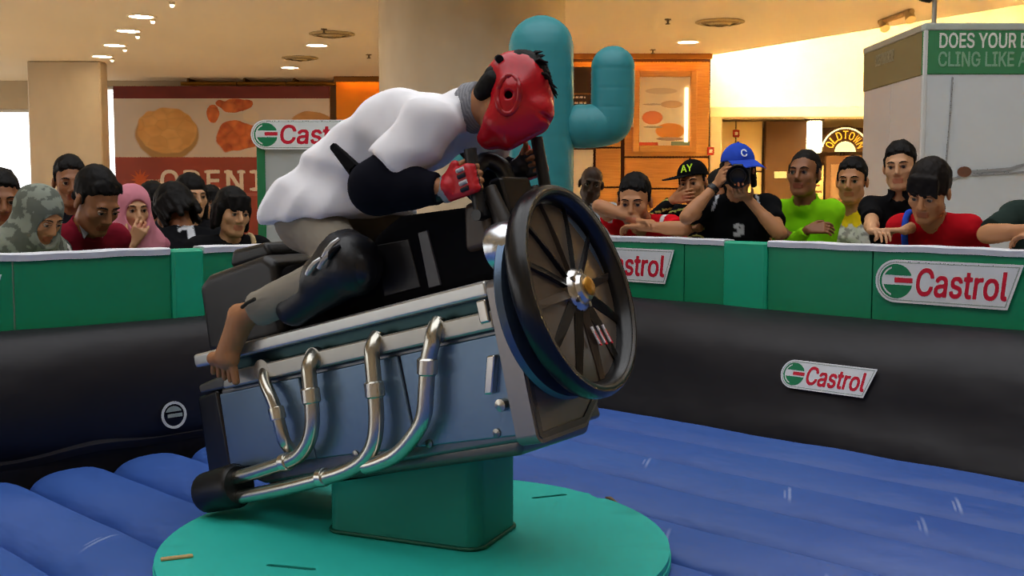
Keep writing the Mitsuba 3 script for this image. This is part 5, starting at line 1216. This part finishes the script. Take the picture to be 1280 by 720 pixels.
# ------------------------------------------------------------------ the onlookers behind the fences
FT = 1.258
def onlooker(W, s, o, z, face, label, arms=(None, None), lean=0, hunch=0, h=1.68, build=1.0, yaw=0, pitch=0, roll=0, twist=0, hs=1.05, joints=None, held=None, sway=0, **kw):
    """the head stands on the line of sight of (s = pixel column, z = pixel row), o beyond the fence, o beyond the fence and z up. arms: functions(world -> local) giving (target, pole, hand direction, palm normal)"""
    d_, out_ = (DR, OR) if W is WR else (DL, OL); rr_ = ray(s, z); q_ = EYE + rr_ * (((CORNER - EYE) @ out_ + o) / (rr_ @ out_)); s, z = (q_ - CORNER) @ d_, q_[2]
    crouch = 0.0
    for _ in range(4):
        J0 = stand(h=h, build=build, lean=lean, hunch=hunch, yaw=yaw, pitch=pitch, roll=roll, twist=twist, hs=hs, crouch=crouch, sway=sway)
        dz = J0['head'][2] - z; crouch += dz
        if crouch < 0: h *= 1 - .98 * crouch / J0['head'][2]; crouch = 0.0
    M = np.eye(4); M[:3, :3] = rotz(math.radians(face)); hd = W(s, o, 0); off = M[:3, :3] @ (J0['head'] * [1, 1, 0]); M[:3, 3] = hd - off
    Mi = np.linalg.inv(M)
    def tl(p): return (Mi @ np.r_[p, 1])[:3]
    def dl(v): return Mi[:3, :3] @ np.asarray(v, float)
    A = [f(tl, dl, J0) if f else None for f in arms]
    J = stand(h=h, build=build, lean=lean, hunch=hunch, yaw=yaw, pitch=pitch, roll=roll, twist=twist, hs=hs, crouch=crouch, L=A[0], R=A[1], sway=sway)
    if joints: joints(J)
    if 0: vz = [(J[q] @ M[:3, :3].T + M[:3, 3]) for q in ('knL', 'knR', 'pelvis', 'anL', 'chest')]
    if 0: print(label[:40], 'crouch %.2f h %.2f' % (crouch, h), 'o:', [round(float((v - CORNER) @ out_), 2) for v in vz])
    return build_person(label, J, M, **kw), J, M
def on_fence(W, s, o=.03, ds=0.0, z=.034, side=0.0, inw=.25, pz=-.12):
    """forearm laid on the top rail: the wrist at s, the hand pointing ds along the fence, the elbow out to SIDE along the fence"""
    d, out = (DR, OR) if W is WR else (DL, OL)
    def f(tl, dl, J): return (tl(W(s, o, FT + z)), dl(d * side + out * .5 + np.array([0, 0, pz])), dl(unit(d * ds - out * inw)), dl([0, 0, -1]))
    return f
def crossed(W, s, o=.05, w=-.03, pz=-.06):
    g = 1 if W is WR else -1
    return (on_fence(W, s - g * w, o, -g, .056, g, .1, pz), on_fence(W, s + g * w, o + .02, g, .086, -g, .1, pz))
def folded(x, y, zz, d, g):
    def f(tl, dl, J): return (J['chest'] + J['TR'] @ np.array([x, y, zz]), [g * .7, .25, -1], np.array(d, float), np.array([0, .8, -.6]))
    return f
def at_face(x, y, zz, pole, d, n):
    """hand near the face, in the head's frame"""
    def f(tl, dl, J): return (J['head'] + J['R'] @ np.array([x, y, zz]), pole, np.array(d, float), np.array(n, float))
    return f
def wrist_target(s, o, z, W, pole, d, n):
    def f(tl, dl, J): return (tl(W(s, o, z)), np.array(pole, float), np.array(d, float), np.array(n, float))
    return f
def stripes(axis_fn, period, width, col):
    def f(V, n, c):
        t = axis_fn(V) / period; c = c.copy(); c[(t - np.floor(t)) < width] = lin(col); return c
    return f
# ---- right side, from the corner outwards
onlooker(WR, 739, 1.12, 230, -20, 'bald dark-skinned person in a grey shirt beside the cactus', yaw=18, pitch=8, roll=8, hs=1.06, skin='dark', hair='none', hair_col='#0a0706', shirt='#b9bac0', fs=.009, head_fine=.0052, hand_fine=False, collar='#d5d6da')
onlooker(WR, 793, .13, 252, -38, 'bearded person in a red shirt leaning both arms on the fence beside the big wheel', crossed(WR, .62, .04, -.02, -.05), lean=48, hunch=14, yaw=22, pitch=12, hs=1.15, skin='tan', hair='short', beard=.55, shirt='#c3121f', sleeve=.55, trousers='#20222a',
         shirt_fn=lambda V, n, c: np.where(((V[:, 2] > 1.33) & (np.abs(np.abs(V[:, 0]) - .15) < .012))[:, None], lin('#d8d2d2'), c))
def capfn(brim_dir, crown, brim, letters=None, top=.0):
    pass
def add_cap(k, J, M, col, brim_ang, flat=False, brim_col=None):
    H, R, s = J['head'], J['R'], J['hs']; P = lambda x, y, z: H + R @ (np.array([x, y, z]) * s)
    G = Field(*[axis(a - .22, a + .22, .005, .005, []) for a in H])
    G.ell(R, P(0, .018, .042), np.array([.091, .112, .100]) * s, .004, clip=[(P(0, -.05, .046), R @ unit([0, -.10, -1]))])
    ck = finish('cap', G, 'm_cloth', col, k, M, amp=.002, seed=2)
    c, q = math.cos(brim_ang), math.sin(brim_ang); Q = R @ rotz(brim_ang)
    Pq = lambda x, y, z: H + Q @ (np.array([x, y, z]) * s)
    top = []; a = np.linspace(-1.15, 1.15, 15)
    inner = [Pq(.088 * math.sin(t), -.100 * math.cos(t) + .018, .054) for t in a]
    outer = [Pq(.100 * math.sin(t * .95), -.100 - .082 * math.cos(t) ** .7 * (1 if flat else .95), .052 - (.006 if flat else .030) * (1 - 0 * t) - (0 if flat else .022) * math.sin(t) ** 2) for t in a]
    V = np.array(inner + outer + [p + R[:, 2] * .005 for p in inner + outer]); n = len(a); F = []
    for i in range(n - 1):
        F += [[i, n + i, n + i + 1], [i, n + i + 1, i + 1]]; F += [[2 * n + i, 3 * n + i + 1, 3 * n + i], [2 * n + i, 2 * n + i + 1, 3 * n + i + 1]]
        F += [[n + i, 3 * n + i, 3 * n + i + 1], [n + i, 3 * n + i + 1, n + i + 1], [i, 2 * n + i + 1, 2 * n + i], [i, i + 1, 2 * n + i + 1]]
    for i0, i1 in ((0, n), (n - 1, 2 * n - 1)): F += [[i0, 2 * n + i0, 2 * n + i1], [i0, 2 * n + i1, i1]]
    m = tm(V, F); m.fix_normals(); add('brim', moved(m, M), 'm_cloth', brim_col or col, ck, smooth=40)
    add('button', moved(trimesh.creation.icosphere(1, .008), M @ trimesh.transformations.translation_matrix(P(0, .018, .142))), 'm_cloth', col, ck)
    return ck, P, R, s
def cap_letters(ck, P, R, s, M, txt, h, col, ang, z=.075, w=None):
    m = text(txt, h, w, .004, True); m.apply_translation([-m.bounds[1][0] / 2, 0, 0])
    Q = R @ rotz(ang); n = Q @ unit([0, -.82, .38]); x = Q[:, 0]; y = np.cross(n, x)
    o = P(0, 0, 0) + Q @ (np.array([0, -.094, z]) * s); add('lettering', moved(m, M @ frame(o + n * .004, x, y, n)), 'm_paint', col, ck)
# boy in the black cap
k, J, M = onlooker(WR, 866, .64, 229, -36, 'person in a black cap with lime lettering and a striped black shirt, pointing',
                   (on_fence(WR, .93, .14, -1, .032, 1, .1), at_face(-.10, -.13, -.075, [-1, -.3, -.9], [.85, -.2, .2], [.2, 1, 0])), lean=20, hunch=6, yaw=10, pitch=6, roll=-8, hs=1.05, h=1.6, build=.85, skin='tan', hair='capped', shirt='#121416', long_sleeve=True,
                   shirt_fn=stripes(lambda V: V[:, 2] + .25 * np.abs(V[:, 0]), .062, .15, '#b9c46a'))
c_ = add_cap(k, J, M, '#0d0d0f', -.75, True); cap_letters(*c_, M, 'AY', .045, '#b6e02a', .05, .075, .075)
onlooker(WR, 899, 1.2, 238, -30, 'dark-haired person in black half hidden between lime-lettered cap and photographer', yaw=-15, pitch=6, skin='brown', hair='long', shirt='#101114', fs=.009, head_fine=.0052, female=True, hand_fine=False)
# photographer
def cam_arms():
    L = at_face(.055, -.185, -.150, [.9, -.2, -1], [-.35, -.85, .20], [-.1, .25, 1]); Rr = at_face(-.112, -.120, -.075, [-.8, -.2, -1], [.35, -.75, .45], [.85, .2, .1])
    return L, Rr
k, J, M = onlooker(WR, 922, .33, 212, -14, 'photographer in a royal blue cap and black shirt holding a camera to the face', cam_arms(), lean=8, hunch=6, yaw=3, pitch=4, hs=1.04, skin='tan', hair='capped', tail=lambda G, P: [G.cap(P(g * .076, .015 + .02 * j, .02), P(g * (.082 + .004 * j), .02 + .02 * j, -.085), .020, .014, .015) for g in (-1, 1) for j in range(3)], shirt='#0f1013', sleeve=.6,
                   shirt_fn=lambda V, n, c: np.where((((V[:, 2] > 1.405) & (np.abs(np.abs(V[:, 0]) - .125 - .3 * (1.44 - V[:, 2])) < .007)) | ((np.abs(V[:, 0] - .015) < .028) & (np.abs(V[:, 2] - 1.30) < .035) & (V[:, 1] < 0) & (meshkit.noise(V * 60) > .45)))[:, None], lin('#b9bcc2'), c))
c_ = add_cap(k, J, M, '#2b49b5', .55); cap_letters(*c_, M, 'C', .04, '#dfe4f2', .35, .072)
P, R, s = c_[1], c_[2], c_[3]
CM = M @ frame(P(0, -.118, -.022), R[:, 0], R[:, 2], -R[:, 1])                     # x to the holder's left, y up, z forwards
dk = thing('photo_camera', 'black camera with a big lens held by the photographer in the blue cap', 'camera')
add('body', moved(rbox([-.070, -.050, -.018], [.070, .040, .045], .012), CM), 'm_gloss', '#0c0c0d', dk, smooth=50)
add('prism', moved(rbox([-.030, .035, -.012], [.030, .062, .045], .010), CM), 'm_gloss', '#0c0c0d', dk, smooth=50)
add('grip', moved(rbox([-.082, -.050, -.005], [-.048, .035, .062], .012), CM), 'm_vinyl', '#0a0a0b', dk, smooth=50)
lk = add('lens', moved(lathe([(0, .04), (.036, .04), (.036, .06), (.046, .07), (.046, .135), (.054, .14), (.064, .195), (.060, .195), (.046, .15), (.038, .15), (0, .15)], 40), CM), 'm_gloss', '#0b0b0c', dk, smooth=40)
add('front_glass', moved(lathe([(0, .158), (.03, .154), (.038, .151), (.038, .150), (0, .150)], 32), CM), 'm_gloss', '#12131c', lk, smooth=40)
for z in (.085, .10, .115): add('ring', moved(lathe([(.045, z), (.048, z), (.048, z + .009), (.045, z + .009), (.045, z)], 40), CM), 'm_vinyl', '#1c1c1f', lk)
wr = J['wrR']; wu = unit(J['wrR'] - J['elR']); add('wristband', moved(tube([wr - wu * .05, wr - wu * .022], [.034, .033], 16), M), 'm_vinyl', '#111215', k, smooth=40, label='black wrist band')
# lime green
onlooker(WR, 1005, .70, 218, -32, 'person in a lime green long sleeved shirt with folded arms', (folded(-.06, -.180, .035, [-1, .1, .15], 1), folded(.07, -.215, .075, [1, .1, .15], -1)), lean=12, hunch=4, yaw=-2, pitch=-4, hs=1.10, build=.86, skin='brown', hair='crop', hair_col='#15100d', shirt='#86d216', long_sleeve=True, collar=True)
onlooker(WR, 1065, 1.10, 227, -34, 'person in a yellow shirt with a pale printed lower half between green and black shirts', yaw=6, pitch=2, hs=1.08, build=.82, skin='tan', hair='short', shirt='#e8c61e', fs=.007,
         shirt_fn=lambda V, n, c: np.where((V[:, 2] < 1.315 + .012 * np.sin(V[:, 0] * 90))[:, None], np.where((meshkit.noise(V * 45) > .55)[:, None], lin('#9a9690'), lin('#d0cdc4')), c), hand_fine=False)
onlooker(WR, 1125, .62, 209, -30, 'tall person in a black collared shirt standing with hands on the fence', (on_fence(WR, 2.20, .07, -.6, .045, .25, .3, -3), on_fence(WR, 2.06, .07, .4, .045, -.25, .3, -3)), lean=7, yaw=2, pitch=3, roll=-3, hs=1.0, build=.84, h=1.72, skin='light', hair='short', shirt='#0f0f11', collar='#131316', sleeve=.7)
# red shirt, blue strap
k, J, M = onlooker(WR, 1161, .24, 240, -38, 'person in red with a blue strap and dark fringe looking down', lean=22, hunch=12, yaw=-2, pitch=24, roll=6, hs=1.16, build=.95, skin='tan', hair='fringe', hair_col='#171210', shirt='#b81420')
sp_ = [J['shR'] + J['TR'] @ np.array(v) for v in ((.045, .07, .02), (.045, .02, .077), (.047, -.05, .066), (.052, -.102, .0), (.055, -.125, -.07), (.055, -.12, -.16))]
add('strap', moved(tube(spline(sp_, 24), .017, 8), M), 'm_cloth', '#2b52c4', k, smooth=True, label='blue shoulder strap')
# right edge
onlooker(WR, 1322, .36, 215, -40, 'person in dark green with arms folded on the fence at the right edge', crossed(WR, 2.86, .05, -.02), lean=14, yaw=4, pitch=8, hs=1.06, build=1.12, skin='tan', hair='short', shirt='#26332f', sleeve=.85)
# ---- left side
onlooker(WL, 2, .80, 250, 40, 'person in red and blue cut off by the left edge of the picture', yaw=-10, pitch=10, skin='brown', hair='short', shirt='#7a2430', fs=.009, head_fine=.0052, hand_fine=False, shirt_fn=lambda V, n, c: np.where((V[:, 0] > .05)[:, None], lin('#26408c'), c))
onlooker(WL, 50, .24, 270, 50, 'person in a grey green patterned headscarf bending over the left fence', lean=24, hunch=10, pitch=30, yaw=14, skin='tan', hair='hijab', hair_col='#6d7268', shirt='#7f8280', long_sleeve=True, female=True, h=1.58, build=.85,
         tail=lambda V, n, c: c * np.where((meshkit.fbm(V * 26, 2) > .52)[:, None], 1.5, .75), shirt_fn=lambda V, n, c: np.where((((V[:, 0] * 22 + V[:, 2] * 12 + .6 * meshkit.noise(V * 12)) % 1) < .45)[:, None], lin('#c9c8c2'), lin('#3a3c3a')))
onlooker(WL, 88, 1.25, 228, 35, 'tall dark-haired person in black standing before the square column', yaw=-8, pitch=6, skin='brown', hair='short', shirt='#1b1c22', fs=.009, head_fine=.0052, hand_fine=False)
onlooker(WL, 121, .42, 253, 50, 'person in a maroon polo shirt with head bowed over the left fence', lean=22, hunch=10, pitch=32, yaw=4, hs=1.17, build=.98, skin='brown', hair='short', shirt='#7d1a2a', collar='#8e8c92')
k, J, M = onlooker(WL, 166, .80, 262, 35, 'person in a pink headscarf with a hand raised to the mouth', (None, at_face(-.055, -.135, -.165, [-.8, -.2, -1], [.45, -.15, .8], [.2, 1, 0])), lean=8, yaw=2, pitch=6, skin='light', hair='hijab', hair_col='#c77f8d', shirt='#a96472', long_sleeve=True, female=True, h=1.55, build=.82)
onlooker(WL, 193, 1.75, 256, 38, 'dark-haired person standing behind the pink headscarf', yaw=6, pitch=4, skin='brown', hair='bowl', shirt='#2b2a22', fs=.009, head_fine=.0052, hand_fine=False)
# turned away, black shirt with a pale print on the back
k, J, M = onlooker(WL, 217, 1.02, 264, 205, 'person in black with a pale print on the back, turned away from the fence', lean=20, hunch=12, pitch=36, yaw=30, hs=1.12, build=1.15, skin='brown', hair='bob', shirt='#0d0e11', hand_fine=False,
                   shirt_fn=lambda V, n, c: np.where((((V[:, 1] > -.14) & (((np.abs(V[:, 2] - 1.385 + .35 * (V[:, 0] + .10)) < .011) & (np.abs(V[:, 0] + .07) < .11)) | ((np.abs(V[:, 2] - 1.355 + .35 * (V[:, 0] + .10)) < .009) & (np.abs(V[:, 0] + .07) < .11)) | ((V[:, 0] + .02) ** 2 + (V[:, 2] - 1.33) ** 2 < .026 ** 2) | ((np.abs(V[:, 0] + .03) < .018) & (V[:, 2] < 1.315) & (V[:, 2] > 1.19)))))[:, None], lin('#c4c8cc'), c))
onlooker(WL, 240, 1.50, 246, 30, 'person with long dark hair looking over the black printed shirt', yaw=10, pitch=4, skin='light', hair='long', shirt='#17171b', female=True, fs=.009, head_fine=.0052, hand_fine=False)
onlooker(WL, 264, 2.0, 256, 35, 'person with dark hair half hidden behind the short bobbed head', yaw=0, pitch=2, skin='tan', hair='bowl', shirt='#3b2024', female=True, fs=.009, head_fine=.0052, hand_fine=False, h=1.55)
k, J, M = onlooker(WL, 291, .36, 266, 35, 'person with short bobbed dark hair and a black top with a beige shoulder strap', lean=10, yaw=4, pitch=8, roll=4, skin='light', hair='bob', shirt='#121214', female=True, h=1.55)
sp_ = [J['shL'] + J['TR'] @ np.array(v) for v in ((-.04, .07, .02), (-.04, .02, .074), (-.045, -.05, .062), (-.06, -.10, .0), (-.08, -.13, -.08), (-.10, -.13, -.18))]
add('strap', moved(tube(spline(sp_, 24), .014, 8), M), 'm_cloth', '#b9a27a', k, smooth=True, label='beige shoulder strap')
